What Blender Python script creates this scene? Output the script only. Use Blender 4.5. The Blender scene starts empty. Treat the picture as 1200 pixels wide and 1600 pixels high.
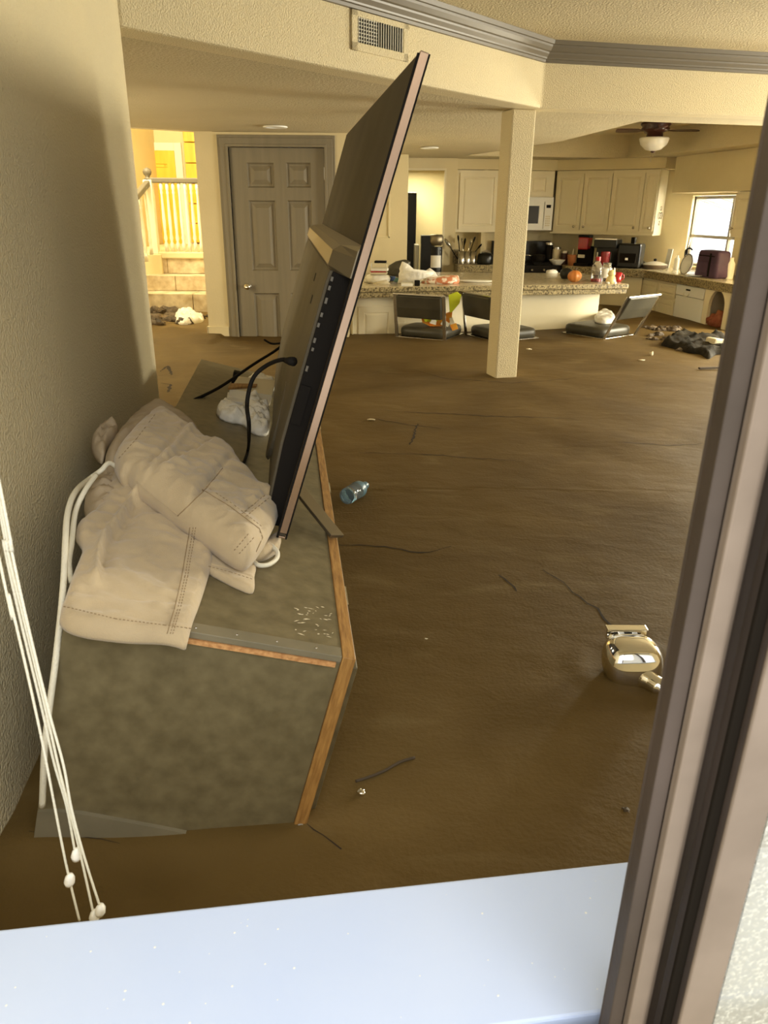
import bpy, math, random
from mathutils import Vector, Matrix, noise
from mathutils.bvhtree import BVHTree
random.seed(7)
S = bpy.context.scene
COL = S.collection

# ------------------------------------------------------------------ camera
EYE = Vector((0, 0, 1.03)); FPX = 1174.0
_d = Vector((-25, 2900, 1174)).normalized(); _up = -_d
_fw = (Vector((0, 0, 1)) - Vector((0, 0, 1)).dot(_up) * _up).normalized()
_rt = _fw.cross(_up)
cam_d = bpy.data.cameras.new('camera'); cam = bpy.data.objects.new('camera', cam_d); COL.objects.link(cam)
rx = Vector((_rt[0], _fw[0], _up[0])); dn = Vector((_rt[1], _fw[1], _up[1])); fd = Vector((_rt[2], _fw[2], _up[2]))
cam.matrix_world = Matrix(((rx.x, -dn.x, -fd.x, EYE.x), (rx.y, -dn.y, -fd.y, EYE.y), (rx.z, -dn.z, -fd.z, EYE.z), (0, 0, 0, 1)))
cam_d.sensor_fit = 'VERTICAL'; cam_d.sensor_height = 36; cam_d.lens = FPX / 1600 * 36
cam_d.clip_start = 0.02; cam_d.clip_end = 100
cam_d.dof.use_dof = True; cam_d.dof.focus_distance = 2.4; cam_d.dof.aperture_fstop = 16
S.camera = cam

# ------------------------------------------------------------------ light
S.view_settings.view_transform = 'Standard'; S.view_settings.look = 'None'
S.view_settings.gamma = 1; S.view_settings.use_curve_mapping = False
S.view_settings.exposure = 0.0
W = bpy.data.worlds.new('sky'); S.world = W; W.use_nodes = True
W.node_tree.nodes['Background'].inputs[0].default_value = (0.92, 0.96, 1.0, 1)
W.node_tree.nodes['Background'].inputs[1].default_value = 1.7

def area(name, loc, target, sx, sy, power, color):
    l = bpy.data.lights.new(name, 'AREA'); l.shape = 'RECTANGLE'; l.size = sx; l.size_y = sy
    l.energy = power; l.color = color
    o = bpy.data.objects.new(name, l); COL.objects.link(o); o.location = loc
    o.rotation_euler = (Vector(target) - Vector(loc)).to_track_quat('-Z', 'Y').to_euler()
    return o
area('daylight_near_window', (0.3, -0.75, 2.0), (0.2, 1.2, 0.1), 1.8, 1.2, 36, (1.0, 0.98, 0.93))
area('added_side_daylight', (4.32, 6.62, 0.72), (-.8, 2.2, 0.9), .75, 1.1, 215, (1.0, 0.92, 0.70))  # unseen daylight added off-frame so the television shadow falls on the left wall
area('daylight_patio_door', (4.85, 4.4, 0.95), (-.5, 3.4, 1.0), 1.3, 1.0, 190, (1.0, 0.92, 0.72))
area('daylight_kitchen_window', (4.75, 8.55, 1.25), (1.2, 7.6, 0.7), 1.3, 1.0, 430, (1.0, 0.95, 0.76))
area('daylight_stair_window', (-2.75, 7.6, 2.5), (-1.9, 9.2, 0.3), 1.2, 1.0, 160, (1.0, 0.88, 0.56))
area('daylight_hall', (-2.7, 4.6, 1.0), (-0.5, 5.4, 0.3), 1.2, 1.0, 30, (1.0, 0.85, 0.55))
area('pantry_light', (0.35, 10.2, 1.45), (0.35, 10.25, 0), 0.4, 0.4, 22, (1.0, 0.9, 0.58))

# ------------------------------------------------------------------ picture measurement -> places in the room
def ray(px, py):
    v = Vector((px - 600, py - 800, FPX)); return Vector((v.dot(_rt), v.dot(_fw), v.dot(_up)))
def atz(px, py, z):
    r = ray(px, py); return EYE + r * ((z - EYE.z) / r.z)
def aty(px, py, y):
    r = ray(px, py); return EYE + r * (y / r.y)
def atpl(px, py, p, n):
    r = ray(px, py); return EYE + r * ((Vector(p) - EYE).dot(n) / r.dot(n))

# ------------------------------------------------------------------ mesh helpers
class MB:
    def __init__(s): s.v = []; s.f = []
    def add(s, vs, fs):
        b = len(s.v); s.v += [Vector(v) for v in vs]; s.f += [tuple(i + b for i in f) for f in fs]; return s
    def box(s, a, b, M=None):
        x0, y0, z0 = a; x1, y1, z1 = b
        vs = [Vector(p) for p in ((x0,y0,z0),(x1,y0,z0),(x1,y1,z0),(x0,y1,z0),(x0,y0,z1),(x1,y0,z1),(x1,y1,z1),(x0,y1,z1))]
        if M: vs = [M @ v for v in vs]
        return s.add(vs, [(0,3,2,1),(4,5,6,7),(0,1,5,4),(1,2,6,5),(2,3,7,6),(3,0,4,7)])
    def prism(s, poly, z0, z1):
        n = len(poly)
        return s.add([(p[0], p[1], z0) for p in poly] + [(p[0], p[1], z1) for p in poly],
                     [tuple(range(n))[::-1], tuple(range(n, 2*n))] + [(i, (i+1) % n, n+(i+1) % n, n+i) for i in range(n)])
    def rings(s, rings, closed=True, caps=True):
        n = len(rings[0]); vs = [v for r in rings for v in r]; fs = []
        for i in range(len(rings)-1):
            for j in range(n if closed else n-1):
                k = (j+1) % n; fs.append((i*n+j, i*n+k, (i+1)*n+k, (i+1)*n+j))
        if caps: fs += [tuple(range(n))[::-1], tuple((len(rings)-1)*n + j for j in range(n))]
        return s.add(vs, fs)
    def tube(s, path, r, n=8):
        path = [Vector(p) for p in path]; rs = r if isinstance(r, (list, tuple)) else [r]*len(path)
        up = None; out = []
        for i, p in enumerate(path):
            t = (path[min(i+1, len(path)-1)] - path[max(i-1, 0)]).normalized()
            if up is None: up = t.orthogonal().normalized()
            up = (up - up.dot(t)*t).normalized(); w = t.cross(up)
            out.append([p + rs[i]*(math.cos(a)*up + math.sin(a)*w) for a in [2*math.pi*j/n for j in range(n)]])
        return s.rings(out)
    def lathe(s, prof, n=24, M=None):
        out = []
        for r, z in prof:
            ring = [Vector((r*math.cos(2*math.pi*j/n), r*math.sin(2*math.pi*j/n), z)) for j in range(n)]
            if M: ring = [M @ v for v in ring]
            out.append(ring)
        return s.rings(out)
    def build(s, name, mat, parent=None, smooth=False, bevel=0, sub=0, auto=None):
        me = bpy.data.meshes.new(name); me.from_pydata([tuple(v) for v in s.v], [], s.f); me.update()
        me.materials.append(mat)
        o = bpy.data.objects.new(name, me); COL.objects.link(o)
        if parent: o.parent = parent
        if smooth: me.polygons.foreach_set('use_smooth', [True]*len(me.polygons))
        import bmesh
        bm = bmesh.new(); bm.from_mesh(me); bmesh.ops.recalc_face_normals(bm, faces=bm.faces)
        if bevel:
            es = [e for e in bm.edges if len(e.link_faces) == 2 and e.calc_face_angle(0) > 0.6]
            bmesh.ops.bevel(bm, geom=es, offset=bevel, segments=2, profile=.5, affect='EDGES', clamp_overlap=True)
        if auto:
            for e in bm.edges:
                if len(e.link_faces) == 2 and e.calc_face_angle(0) > auto: e.smooth = False
        bm.to_mesh(me); bm.free()
        if sub:
            m = o.modifiers.new('sub', 'SUBSURF'); m.levels = m.render_levels = sub
        return o

def curve_pts(ps, k=8):
    ps = [Vector(p) for p in ps]; out = []
    for i in range(len(ps)-1):
        a = ps[max(i-1, 0)]; b = ps[i]; c = ps[i+1]; d = ps[min(i+2, len(ps)-1)]
        for j in range(k):
            t = j/k
            out.append(0.5*((2*b) + (c-a)*t + (2*a-5*b+4*c-d)*t*t + (3*b-a-3*c+d)*t**3))
    return out + [ps[-1]]

def tag(o, label, cat, group=None, kind=None):
    o['label'] = label; o['category'] = cat
    if group: o['group'] = group
    if kind: o['kind'] = kind
    return o
def thing(name, loc, label, cat, group=None, rz=0, mat=None):
    o = bpy.data.objects.new(name, None); COL.objects.link(o); o.empty_display_size = .05
    if mat: o.matrix_world = mat
    else: o.location = loc; o.rotation_euler = (0, 0, rz)
    return tag(o, label, cat, group)
def struct(o):
    o['kind'] = 'structure'; return o
def frame(P, Q, z=0):
    "empty matrix with x along P->Q, y pointing away from the room"
    P = Vector((P[0], P[1], z)); d = Vector((Q[0]-P[0], Q[1]-P[1], 0)); L = d.length; d.normalize()
    a = math.atan2(d.y, d.x)
    return Matrix.Translation(P) @ Matrix.Rotation(a, 4, 'Z'), L

# ------------------------------------------------------------------ materials
def mat(name, c, c2=None, rough=.6, metal=0, scale=8, bump=0, bscale=60, bdist=.01, stretch=(1,1,1), trans=0, ior=1.45, coat=0, detail=4, lo=.35, hi=.65, spec=.5, emit=None, estr=0, alpha=1, sheen=0):
    m = bpy.data.materials.new(name); m.use_nodes = True; N = m.node_tree.nodes; K = m.node_tree.links
    b = N['Principled BSDF']; I = b.inputs
    I['Base Color'].default_value = (*c, 1); I['Roughness'].default_value = rough; I['Metallic'].default_value = metal
    I['Transmission Weight'].default_value = trans; I['IOR'].default_value = ior; I['Coat Weight'].default_value = coat
    I['Specular IOR Level'].default_value = spec; I['Alpha'].default_value = alpha; I['Sheen Weight'].default_value = sheen
    if emit: I['Emission Color'].default_value = (*emit, 1); I['Emission Strength'].default_value = estr
    tc = N.new('ShaderNodeTexCoord'); mp = N.new('ShaderNodeMapping'); mp.inputs['Scale'].default_value = stretch
    K.new(tc.outputs['Object'], mp.inputs['Vector'])
    m['_v'] = 0
    if c2:
        n = N.new('ShaderNodeTexNoise'); n.inputs['Scale'].default_value = scale; n.inputs['Detail'].default_value = detail
        r = N.new('ShaderNodeValToRGB'); r.color_ramp.elements[0].color = (*c, 1); r.color_ramp.elements[1].color = (*c2, 1)
        r.color_ramp.elements[0].position = lo; r.color_ramp.elements[1].position = hi
        K.new(mp.outputs[0], n.inputs['Vector']); K.new(n.outputs['Fac'], r.inputs['Fac']); K.new(r.outputs['Color'], I['Base Color'])
    if bump:
        n = N.new('ShaderNodeTexNoise'); n.inputs['Scale'].default_value = bscale; n.inputs['Detail'].default_value = 3
        bp = N.new('ShaderNodeBump'); bp.inputs['Strength'].default_value = bump; bp.inputs['Distance'].default_value = bdist
        K.new(mp.outputs[0], n.inputs['Vector']); K.new(n.outputs['Fac'], bp.inputs['Height']); K.new(bp.outputs[0], I['Normal'])
    return m
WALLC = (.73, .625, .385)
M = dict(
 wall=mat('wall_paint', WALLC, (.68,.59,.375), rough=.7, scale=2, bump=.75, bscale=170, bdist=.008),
 walls2=mat('hall_paint', (.74,.64,.40), (.69,.59,.36), rough=.8, scale=2, bump=.3, bscale=60, bdist=.004),
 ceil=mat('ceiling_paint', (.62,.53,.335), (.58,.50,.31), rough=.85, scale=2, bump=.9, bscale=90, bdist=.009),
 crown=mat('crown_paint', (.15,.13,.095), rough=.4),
 door=mat('door_paint', (.25,.215,.15), (.22,.19,.13), rough=.45, scale=4, bump=.1, bscale=40, stretch=(6,1,.3)),
 cab=mat('cabinet_paint', (.82,.74,.53), (.77,.69,.48), rough=.4, scale=2),
 white=mat('white_plastic', (.8,.77,.66), rough=.4),
 sill=mat('sill_sky_tint', (.55,.63,.80), (.50,.59,.79), rough=.4, scale=3, bump=.05, bscale=20),  # white sill; the cool cast of the sky is put into its colour
 stone=mat('console_laminate', (.115,.092,.046), (.185,.152,.080), rough=.42, scale=30, detail=12, bump=.12, bscale=25, lo=.3, hi=.75),
 oak=mat('oak_edge', (.24,.115,.03), (.40,.215,.06), rough=.5, scale=16, stretch=(10,1.2,1.2), detail=6, bump=.1, bscale=30),
 rawedge=mat('chipboard_edge', (.42,.2,.07), (.6,.33,.13), rough=.8, scale=120, bump=.3, bscale=150),
 tvback=mat('dusty_tv_back', (.060,.048,.031), (.085,.069,.045), rough=.65, scale=3, spec=.12, bump=.05, bscale=120),
 tvcover=mat('tv_back_cover', (.085,.072,.048), (.115,.098,.068), rough=.6, scale=5, spec=.2),
 tvedge=mat('rose_metal_edge', (.44,.30,.20), rough=.25, metal=.9),
 black=mat('black_plastic', (.012,.010,.008), rough=.7, spec=.1),
 blackg=mat('black_gloss', (.008,.0075,.006), rough=.3, spec=.35),
 silver=mat('brushed_silver', (.24,.20,.13), rough=.4, metal=.8),
 chrome=mat('chrome', (.85,.83,.78), rough=.06, metal=1),
 steel=mat('steel', (.55,.52,.46), rough=.25, metal=1),
 port=mat('port_metal', (.12,.105,.08), rough=.4, metal=.4),
 screen=mat('tv_screen', (.01,.01,.012), rough=.08, coat=.6),
 fabric=mat('khaki_cotton', (.54,.425,.26), (.40,.31,.185), rough=.9, scale=5, detail=5, bump=.35, bscale=500, bdist=.002, sheen=.3),
 fabric2=mat('khaki_underside', (.46,.37,.25), (.39,.31,.21), rough=.9, scale=7, bump=.35, bscale=500, bdist=.002),
 stitch=mat('stitching', (.27,.19,.10), rough=.9),
 cord=mat('white_cord', (.72,.68,.54), rough=.5, bump=.3, bscale=400),
 clear=mat('clear_plastic', (.95,.95,.93), rough=.05, trans=.95, ior=1.35),
 bronze=mat('bronze_aluminium', (.062,.046,.033), (.09,.066,.05), rough=.6, spec=.2, scale=5, bump=.1, bscale=60),
 bronzel=mat('bronze_lit_tone', (.235,.178,.128), (.19,.142,.10), rough=.6, spec=.3, scale=14),  # paler bronze for faces catching light; that brightness is put into the colour
 rubber=mat('sash_gap_black', (.012,.009,.006), rough=.9, spec=.05),
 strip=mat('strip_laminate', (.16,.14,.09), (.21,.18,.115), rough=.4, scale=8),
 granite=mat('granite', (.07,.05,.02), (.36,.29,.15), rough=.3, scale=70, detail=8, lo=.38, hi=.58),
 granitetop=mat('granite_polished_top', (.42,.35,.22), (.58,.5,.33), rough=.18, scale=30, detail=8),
 vinyl=mat('dark_vinyl', (.045,.040,.026), (.065,.058,.038), rough=.45, scale=6),
 travertine=mat('travertine', (.42,.32,.19), (.70,.60,.42), rough=.55, scale=9, detail=8, bump=.3, bscale=30),
 grout=mat('grout', (.38,.27,.14), rough=.9),
 pine=mat('varnished_orange_pine', (.85,.46,.03), (.95,.58,.06), rough=.4, scale=4, stretch=(4,4,.4)),
 bag=mat('white_plastic_film', (.80,.77,.68), rough=.35, bump=.5, bscale=25, bdist=.02),
 paper=mat('white_paper', (.78,.75,.66), rough=.8),
 card=mat('cream_card', (.68,.60,.42), rough=.8),
 clod=mat('dark_mud_clods', (.045,.03,.016), (.13,.09,.05), rough=.7, scale=12, bump=.8, bscale=30, bdist=.03),
 blackcloth=mat('muddy_black_cloth', (.012,.010,.007), (.032,.026,.017), rough=.85, spec=.15, scale=8, bump=.5, bscale=30),
 hiviz=mat('lime_fabric', (.55,.62,.02), rough=.6),
 hivizo=mat('orange_tape', (.85,.22,.02), (.9,.45,.05), rough=.5, scale=20),
 reflect=mat('reflective_white', (.92,.90,.78), rough=.3),
 red=mat('red_plastic', (.32,.01,.012), rough=.25, coat=.4),
 orange=mat('orange_skin', (.52,.17,.035), (.62,.27,.07), rough=.4, scale=12),
 terra=mat('terracotta', (.40,.15,.05), rough=.7),
 purple=mat('purple_nylon', (.065,.032,.065), (.09,.045,.085), rough=.6, scale=8, bump=.2, bscale=60),
 blue=mat('blue_cloth', (.03,.06,.16), rough=.8),
 teal=mat('teal_rubber', (.10,.22,.20), rough=.6),
 brown=mat('dark_walnut', (.055,.014,.010), rough=.3, coat=.3),
 glassbowl=mat('frosted_glass', (.80,.77,.68), rough=.3, coat=.3),
 glass=mat('window_glass', (1,1,1), rough=.02, trans=1, ior=1.05),
 pinkfilm=mat('snack_bag', (.55,.20,.09), (.80,.70,.55), rough=.35, scale=22, detail=3, lo=.45, hi=.52),
 redcloth=mat('rusty_red_bundle', (.22,.05,.02), (.34,.12,.05), rough=.8, scale=15),
 white2=mat('white_enamel', (.85,.84,.78), rough=.3),
 taupe=mat('taupe_wood', (.14,.12,.085), rough=.5),
 grey=mat('grey_plastic', (.28,.26,.22), rough=.5),
 yellow=mat('cream_yellow_ceramic', (.75,.62,.28), rough=.3),
 dark=mat('vent_dark', (.03,.027,.02), rough=.9),
 bluecap=mat('blue_tinted_plastic', (.16,.30,.38), rough=.3, trans=.5),
 oldwood=mat('mud_stick', (.07,.05,.03), rough=.8),
)
# mud: base tone, drag streaks and fine crumbs
m = bpy.data.materials.new('wet_mud'); m.use_nodes = True; N = m.node_tree.nodes; K = m.node_tree.links; b = N['Principled BSDF']
tc = N.new('ShaderNodeTexCoord')
def nz(scale, detail=5, st=(1,1,1), rot=0, dist=0):
    mp = N.new('ShaderNodeMapping'); mp.inputs['Scale'].default_value = st; mp.inputs['Rotation'].default_value = (0, 0, rot)
    n = N.new('ShaderNodeTexNoise'); n.inputs['Scale'].default_value = scale; n.inputs['Detail'].default_value = detail; n.inputs['Distortion'].default_value = dist
    K.new(tc.outputs['Object'], mp.inputs['Vector']); K.new(mp.outputs[0], n.inputs['Vector']); return n
n1 = nz(1.1, 6, dist=.6); r1 = N.new('ShaderNodeValToRGB')
r1.color_ramp.elements[0].position = .35; r1.color_ramp.elements[0].color = (.086, .051, .011, 1)
r1.color_ramp.elements[1].position = .70; r1.color_ramp.elements[1].color = (.148, .096, .031, 1)
K.new(n1.outputs['Fac'], r1.inputs['Fac'])
n2 = nz(3, 7, (1, 2.4, 1), .5, .7); r2 = N.new('ShaderNodeValToRGB')
r2.color_ramp.elements[0].position = .58; r2.color_ramp.elements[0].color = (0, 0, 0, 1); r2.color_ramp.elements[1].position = .8; r2.color_ramp.elements[1].color = (1, 1, 1, 1)
K.new(n2.outputs['Fac'], r2.inputs['Fac'])
mx = N.new('ShaderNodeMixRGB'); mx.inputs[2].default_value = (.19, .138, .06, 1); K.new(r1.outputs[0], mx.inputs[1])
ml = N.new('ShaderNodeMath'); ml.operation = 'MULTIPLY'; ml.inputs[1].default_value = .55; K.new(r2.outputs[0], ml.inputs[0]); K.new(ml.outputs[0], mx.inputs[0])
K.new(mx.outputs[0], b.inputs['Base Color'])
n3 = nz(7, 9, (1, 1.6, 1), .6, .4); n4 = nz(110, 3)
bp = N.new('ShaderNodeBump'); bp.inputs['Strength'].default_value = .15; bp.inputs['Distance'].default_value = .03; K.new(n3.outputs['Fac'], bp.inputs['Height'])
bp2 = N.new('ShaderNodeBump'); bp2.inputs['Strength'].default_value = .25; bp2.inputs['Distance'].default_value = .004; K.new(n4.outputs['Fac'], bp2.inputs['Height']); K.new(bp.outputs[0], bp2.inputs['Normal'])
K.new(bp2.outputs[0], b.inputs['Normal']); b.inputs['Roughness'].default_value = .65; b.inputs['Specular IOR Level'].default_value = .2
M['mud'] = m
M['crack'] = mat('mud_crack', (.025, .015, .007), rough=.9)
# dusty pane: clear glass with dirt specks
m = bpy.data.materials.new('dirty_pane'); m.use_nodes = True; N = m.node_tree.nodes; K = m.node_tree.links; b = N['Principled BSDF']
b.inputs['Base Color'].default_value = (.62, .60, .50, 1); b.inputs['Roughness'].default_value = .5
tc = N.new('ShaderNodeTexCoord'); n1 = N.new('ShaderNodeTexNoise'); n1.inputs['Scale'].default_value = 260; n1.inputs['Detail'].default_value = 4
r1 = N.new('ShaderNodeValToRGB'); r1.color_ramp.elements[0].position = .5; r1.color_ramp.elements[0].color = (.38, .38, .38, 1); r1.color_ramp.elements[1].position = .72; r1.color_ramp.elements[1].color = (1, 1, 1, 1)
K.new(tc.outputs['Object'], n1.inputs['Vector']); K.new(n1.outputs['Fac'], r1.inputs['Fac']); K.new(r1.outputs[0], b.inputs['Alpha'])
M['dirtypane'] = m
from mathutils.geometry import tessellate_polygon
# ------------------------------------------------------------------ room shell
ZL, ZH = 1.57, 1.90          # lowered and high ceiling, measured from the mud surface
L0 = Vector((-.872, 2.85)); J = Vector((.885, 4.90)); R1 = Vector((4.95, 5.84))
LW = Vector((-.56, .20))
def wall(name, poly, z0, z1, m='wall', bevel=0):
    return struct(MB().prism(poly, z0, z1).build(name, M[m], bevel=bevel))
# left wall with its bullnose end
wp = [LW, L0 - Vector((0, .02))]
for a in range(0, 91, 15):
    wp.append(Vector((L0.x - .025 + .025*math.cos(math.radians(a)), L0.y + .025*math.sin(math.radians(a)))))
wp += [(-1.02, 2.875), (-.72, .20)]
wall('wall_left', wp, -.25, ZH)
# dropped beam, two runs meeting over the pillar
dl = (J-L0).normalized(); nl = Vector((-dl.y, dl.x)); dr = (R1-J).normalized(); nr = Vector((-dr.y, dr.x))
nm = (nl+nr).normalized()*.16
wall('wall_beam', [L0, J, R1, R1+nr*.15, J+nm, L0+nl*.15], ZL, ZH, bevel=.012)
def crown(prof, pts, nrm):
    rings = [[Vector((p.x - n.x*o, p.y - n.y*o, z)) for o, z in prof] for p, n in zip(pts, nrm)]
    return MB().rings(rings)
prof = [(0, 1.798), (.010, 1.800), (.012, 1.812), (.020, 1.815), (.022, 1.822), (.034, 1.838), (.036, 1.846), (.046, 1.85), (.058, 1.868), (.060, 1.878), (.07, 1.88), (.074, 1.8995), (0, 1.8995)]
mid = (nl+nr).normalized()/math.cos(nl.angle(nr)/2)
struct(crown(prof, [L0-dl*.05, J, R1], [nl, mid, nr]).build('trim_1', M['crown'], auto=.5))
# pillar
C = atz(774, 590, 0).xy; D = atz(810, 588, 0).xy; dc = D-C; wc = .155; dc.normalize(); bc = Vector((-dc.y, dc.x))
pc = [C, C+dc*wc, C+dc*wc+bc*wc, C+bc*wc]
struct(MB().prism(pc, -.25, ZL).build('wall_pillar', M['wall'], bevel=.01))
# ceilings
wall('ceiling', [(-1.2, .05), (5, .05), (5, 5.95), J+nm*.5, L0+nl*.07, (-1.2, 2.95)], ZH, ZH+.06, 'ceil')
tray = [atz(x, y, ZL).xy for x, y in ((730, 243), (981, 247), (1184, 224), (1290, 200), (1003, 190), (878, 221))]
outer = [L0+nl*.11, J+nm*.7, R1+nr*.11, Vector((5, 11)), Vector((-1.5, 11)), Vector((-1.5, 6.6)), Vector((-3.0, 5.65)), Vector((-3.0, 2.85))]
allp = outer + tray
tri = tessellate_polygon([[Vector((p.x, p.y, 0)) for p in outer], [Vector((p.x, p.y, 0)) for p in tray]])
mb = MB(); mb.add([(p.x, p.y, ZL+.002) for p in allp], [t for t in tri])
n = len(tray); ZT = 1.80
mb.add([(p.x, p.y, ZL) for p in tray] + [(p.x, p.y, ZT) for p in tray], [(i, (i+1) % n, n+(i+1) % n, n+i) for i in range(n)] + [tuple(range(n, 2*n))])
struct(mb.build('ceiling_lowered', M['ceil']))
# tall hallway-side closure above the lowered ceiling edge
wall('wall_stair_header', [(-3.0, 5.60), (-1.5, 6.55), (-1.5, 6.62), (-3.0, 5.67)], ZL, 3.0, 'walls2')
# outer walls
wall('wall_hall_left', [(-3.0, 2.8), (-2.9, 2.8), (-2.9, 10.6), (-3.0, 10.6)], -.25, 3.0, 'walls2')
wall('wall_hall_near', [(-3.0, 2.85), (-.97, 2.86), (-.97, 2.96), (-3.0, 2.95)], -.25, ZL, 'walls2')
wall('wall_stair_back', [(-3.0, 10.4), (-1.3, 10.4), (-1.3, 10.5), (-3.0, 10.5)], -.25, 3.0, 'walls2')
wall('ceiling_stair', [(-3.0, 5.6), (-1.3, 6.6), (-1.3, 10.5), (-3.0, 10.5)], 3.0, 3.06, 'ceil')

# door wall with six-panel door
HB = 6.55
HL = aty(305, 212, HB).x - .01; HR = aty(543, 300, HB).x
def px_x(px, py, Y=HB): return aty(px, py, Y).x
dx0, dx1 = px_x(361, 300), px_x(508, 300); dtop = aty(430, 230, HB).z
mb = MB(); mb.box((HL, HB, -.25), (dx0-.005, HB+.14, ZL)); mb.box((dx1+.005, HB, -.25), (HR, HB+.14, ZL)); mb.box((dx0-.005, HB, dtop+.005), (dx1+.005, HB+.14, ZL))
mb.box((HL, HB+.14, -.25), (HL+.12, 10.5, 3.0)); mb.box((HL, HB, ZL), (HL+.14, HB+.16, 3.0))
struct(mb.build('wall_back_hall', M['walls2']))
base_m = MB().box((HL-.012, HB-.014, -.1), (dx0-.09, HB, aty(350, 510, HB).z)).box((HL-.014, HB-.014, -.1), (HL, HB+2, aty(350, 510, HB).z))
struct(base_m.build('baseboard_hall', M['walls2'], bevel=.004))
cas = MB()
for k, (w0, t0) in enumerate(((.085, .012), (.065, .02), (.02, .026))):
    for x0, x1 in ((dx0-w0, dx0-.0), (dx1, dx1+w0)): cas.box((x0, HB-t0, -.1), (x1, HB, dtop+.002*k))
    cas.box((dx0-w0, HB-t0-.0005, dtop), (dx1+w0, HB, min(dtop+w0, ZL-.002)))
struct(cas.build('trim_2', M['door'], bevel=.002))
def panel(mb, x0, x1, z0, z1, y, d=.010, w=.018):
    "raised field in a sunk, bevelled frame; the face is at y, growing towards -y"
    v = [(x0, y, z0), (x1, y, z0), (x1, y, z1), (x0, y, z1)]
    def ins(k, yy): return [(x0+k, yy, z0+k), (x1-k, yy, z0+k), (x1-k, yy, z1-k), (x0+k, yy, z1-k)]
    rings = [ins(0, y), ins(w*.4, y+d), ins(w*.9, y+d), ins(w*2.2, y+d*.15)]
    for a, b_ in zip(rings, rings[1:]):
        mb.add(a+b_, [(i, (i+1) % 4, 4+(i+1) % 4, 4+i) for i in range(4)])
    mb.add(rings[-1], [(0, 1, 2, 3)])
def leaf(x0, x1, z0, z1, y, holes, t=.03, d=.010, w=.018):
    "a flat leaf with sunk panels; holes = list of (x0,x1,z0,z1)"
    mb = MB(); xs = sorted({x0, x1, *[h[0] for h in holes], *[h[1] for h in holes]}); zs = sorted({z0, z1, *[h[2] for h in holes], *[h[3] for h in holes]})
    for i in range(len(xs)-1):
        for j in range(len(zs)-1):
            cx, cz = (xs[i]+xs[i+1])/2, (zs[j]+zs[j+1])/2
            if not any(h[0] < cx < h[1] and h[2] < cz < h[3] for h in holes):
                mb.add([(xs[i], y, zs[j]), (xs[i+1], y, zs[j]), (xs[i+1], y, zs[j+1]), (xs[i], y, zs[j+1])], [(0, 1, 2, 3)])
    for h in holes: panel(mb, *h, y, d, w)
    mb.add([(x0,y,z0),(x1,y,z0),(x1,y,z1),(x0,y,z1),(x0,y+t,z0),(x1,y+t,z0),(x1,y+t,z1),(x0,y+t,z1)], [(0,4,5,1),(1,5,6,2),(2,6,7,3),(3,7,4,0),(4,7,6,5)])
    return mb
hs = []
for a, b_ in ((385, 427), (446, 484)):
    for t_, q in ((254, 293), (313, 423), (458, 620)):
        hs.append((px_x(a+2, 290), px_x(b_+2, 290), max(aty(a, q, HB).z, -.2), aty(a, t_, HB).z))
hs = [h for h in hs]
dr_ = leaf(dx0+.004, dx1-.004, -.24, dtop-.004, HB+.006, hs, d=.020, w=.026).build('door_1', M['door']); struct(dr_)
kx = aty(386, 448, HB-.05)
MB().lathe([(.0, 0), (.026, 0), (.026, .006), (.011, .010), (.011, .03), (.024, .042), (.028, .055), (.022, .068), (0, .072)], 20,
           Matrix.Translation((kx.x, HB+.006, kx.z)) @ Matrix.Rotation(math.pi/2, 4, 'X')).build('door_handle', M['chrome'], dr_, smooth=True)
for zz in (1.28, .55, .1): MB().box((dx1-.006, HB-.008, zz-.045), (dx1+.004, HB+.006, zz+.045)).build('hinge', M['steel'], dr_)

# wall stretch behind the television and the pantry doorway
PY = 9.6
pz = aty(660, 266, PY).z; p0 = aty(637, 330, PY).x; p1 = aty(693, 330, PY).x; p2 = aty(706, 300, PY).x
wz = MB().box((HR-.14, HB+.14, -.25), (HR, 9.0, ZL)); wz.box((HR-.14, 9.0, -.25), (aty(637, 330, 9.0).x, 9.12, ZL))
struct(wz.build('wall_dining', M['walls2'], bevel=.004))
wf = aty(609, 372, 9.0)
fr = MB(); fx0 = wf.x-.42; fz1 = aty(609, 300, 9.0).z
for a, b_ in (((wf.x-.02, wf.z), (wf.x, fz1)), ((fx0, wf.z), (fx0+.02, fz1)), ((fx0, wf.z), (wf.x, wf.z+.02)), ((fx0, fz1-.02), (wf.x, fz1))):
    fr.box((a[0], 8.985, a[1]), (b_[0], 9.0, b_[1]))
struct(fr.build('trim_3', M['walls2'], bevel=.003))
wz = MB().box((p0-.5, PY, -.25), (p0, PY+.12, ZL)); wz.box((p0, PY, pz), (p1, PY+.12, ZL)); wz.box((p1, PY, -.25), (p2+.06, PY+.12, ZL))
struct(wz.build('wall_pantry', M['walls2']))
cs = MB().box((p0-.02, PY-.012, -.1), (p0, PY, pz+.02)).box((p1, PY-.012, -.1), (p1+.02, PY, pz+.02)).box((p0, PY-.012, pz), (p1, PY, pz+.02))
struct(cs.build('trim_4', M['cab']))
MBp = MB().box((-.8, 10.75, -.25), (1.15, 10.85, ZL)).box((-.85, PY+.12, -.25), (-.8, 10.85, ZL)).box((1.15, PY+.12, -.25), (1.20, 10.85, ZL))
struct(MBp.build('wall_pantry_back', M['walls2']))

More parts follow.
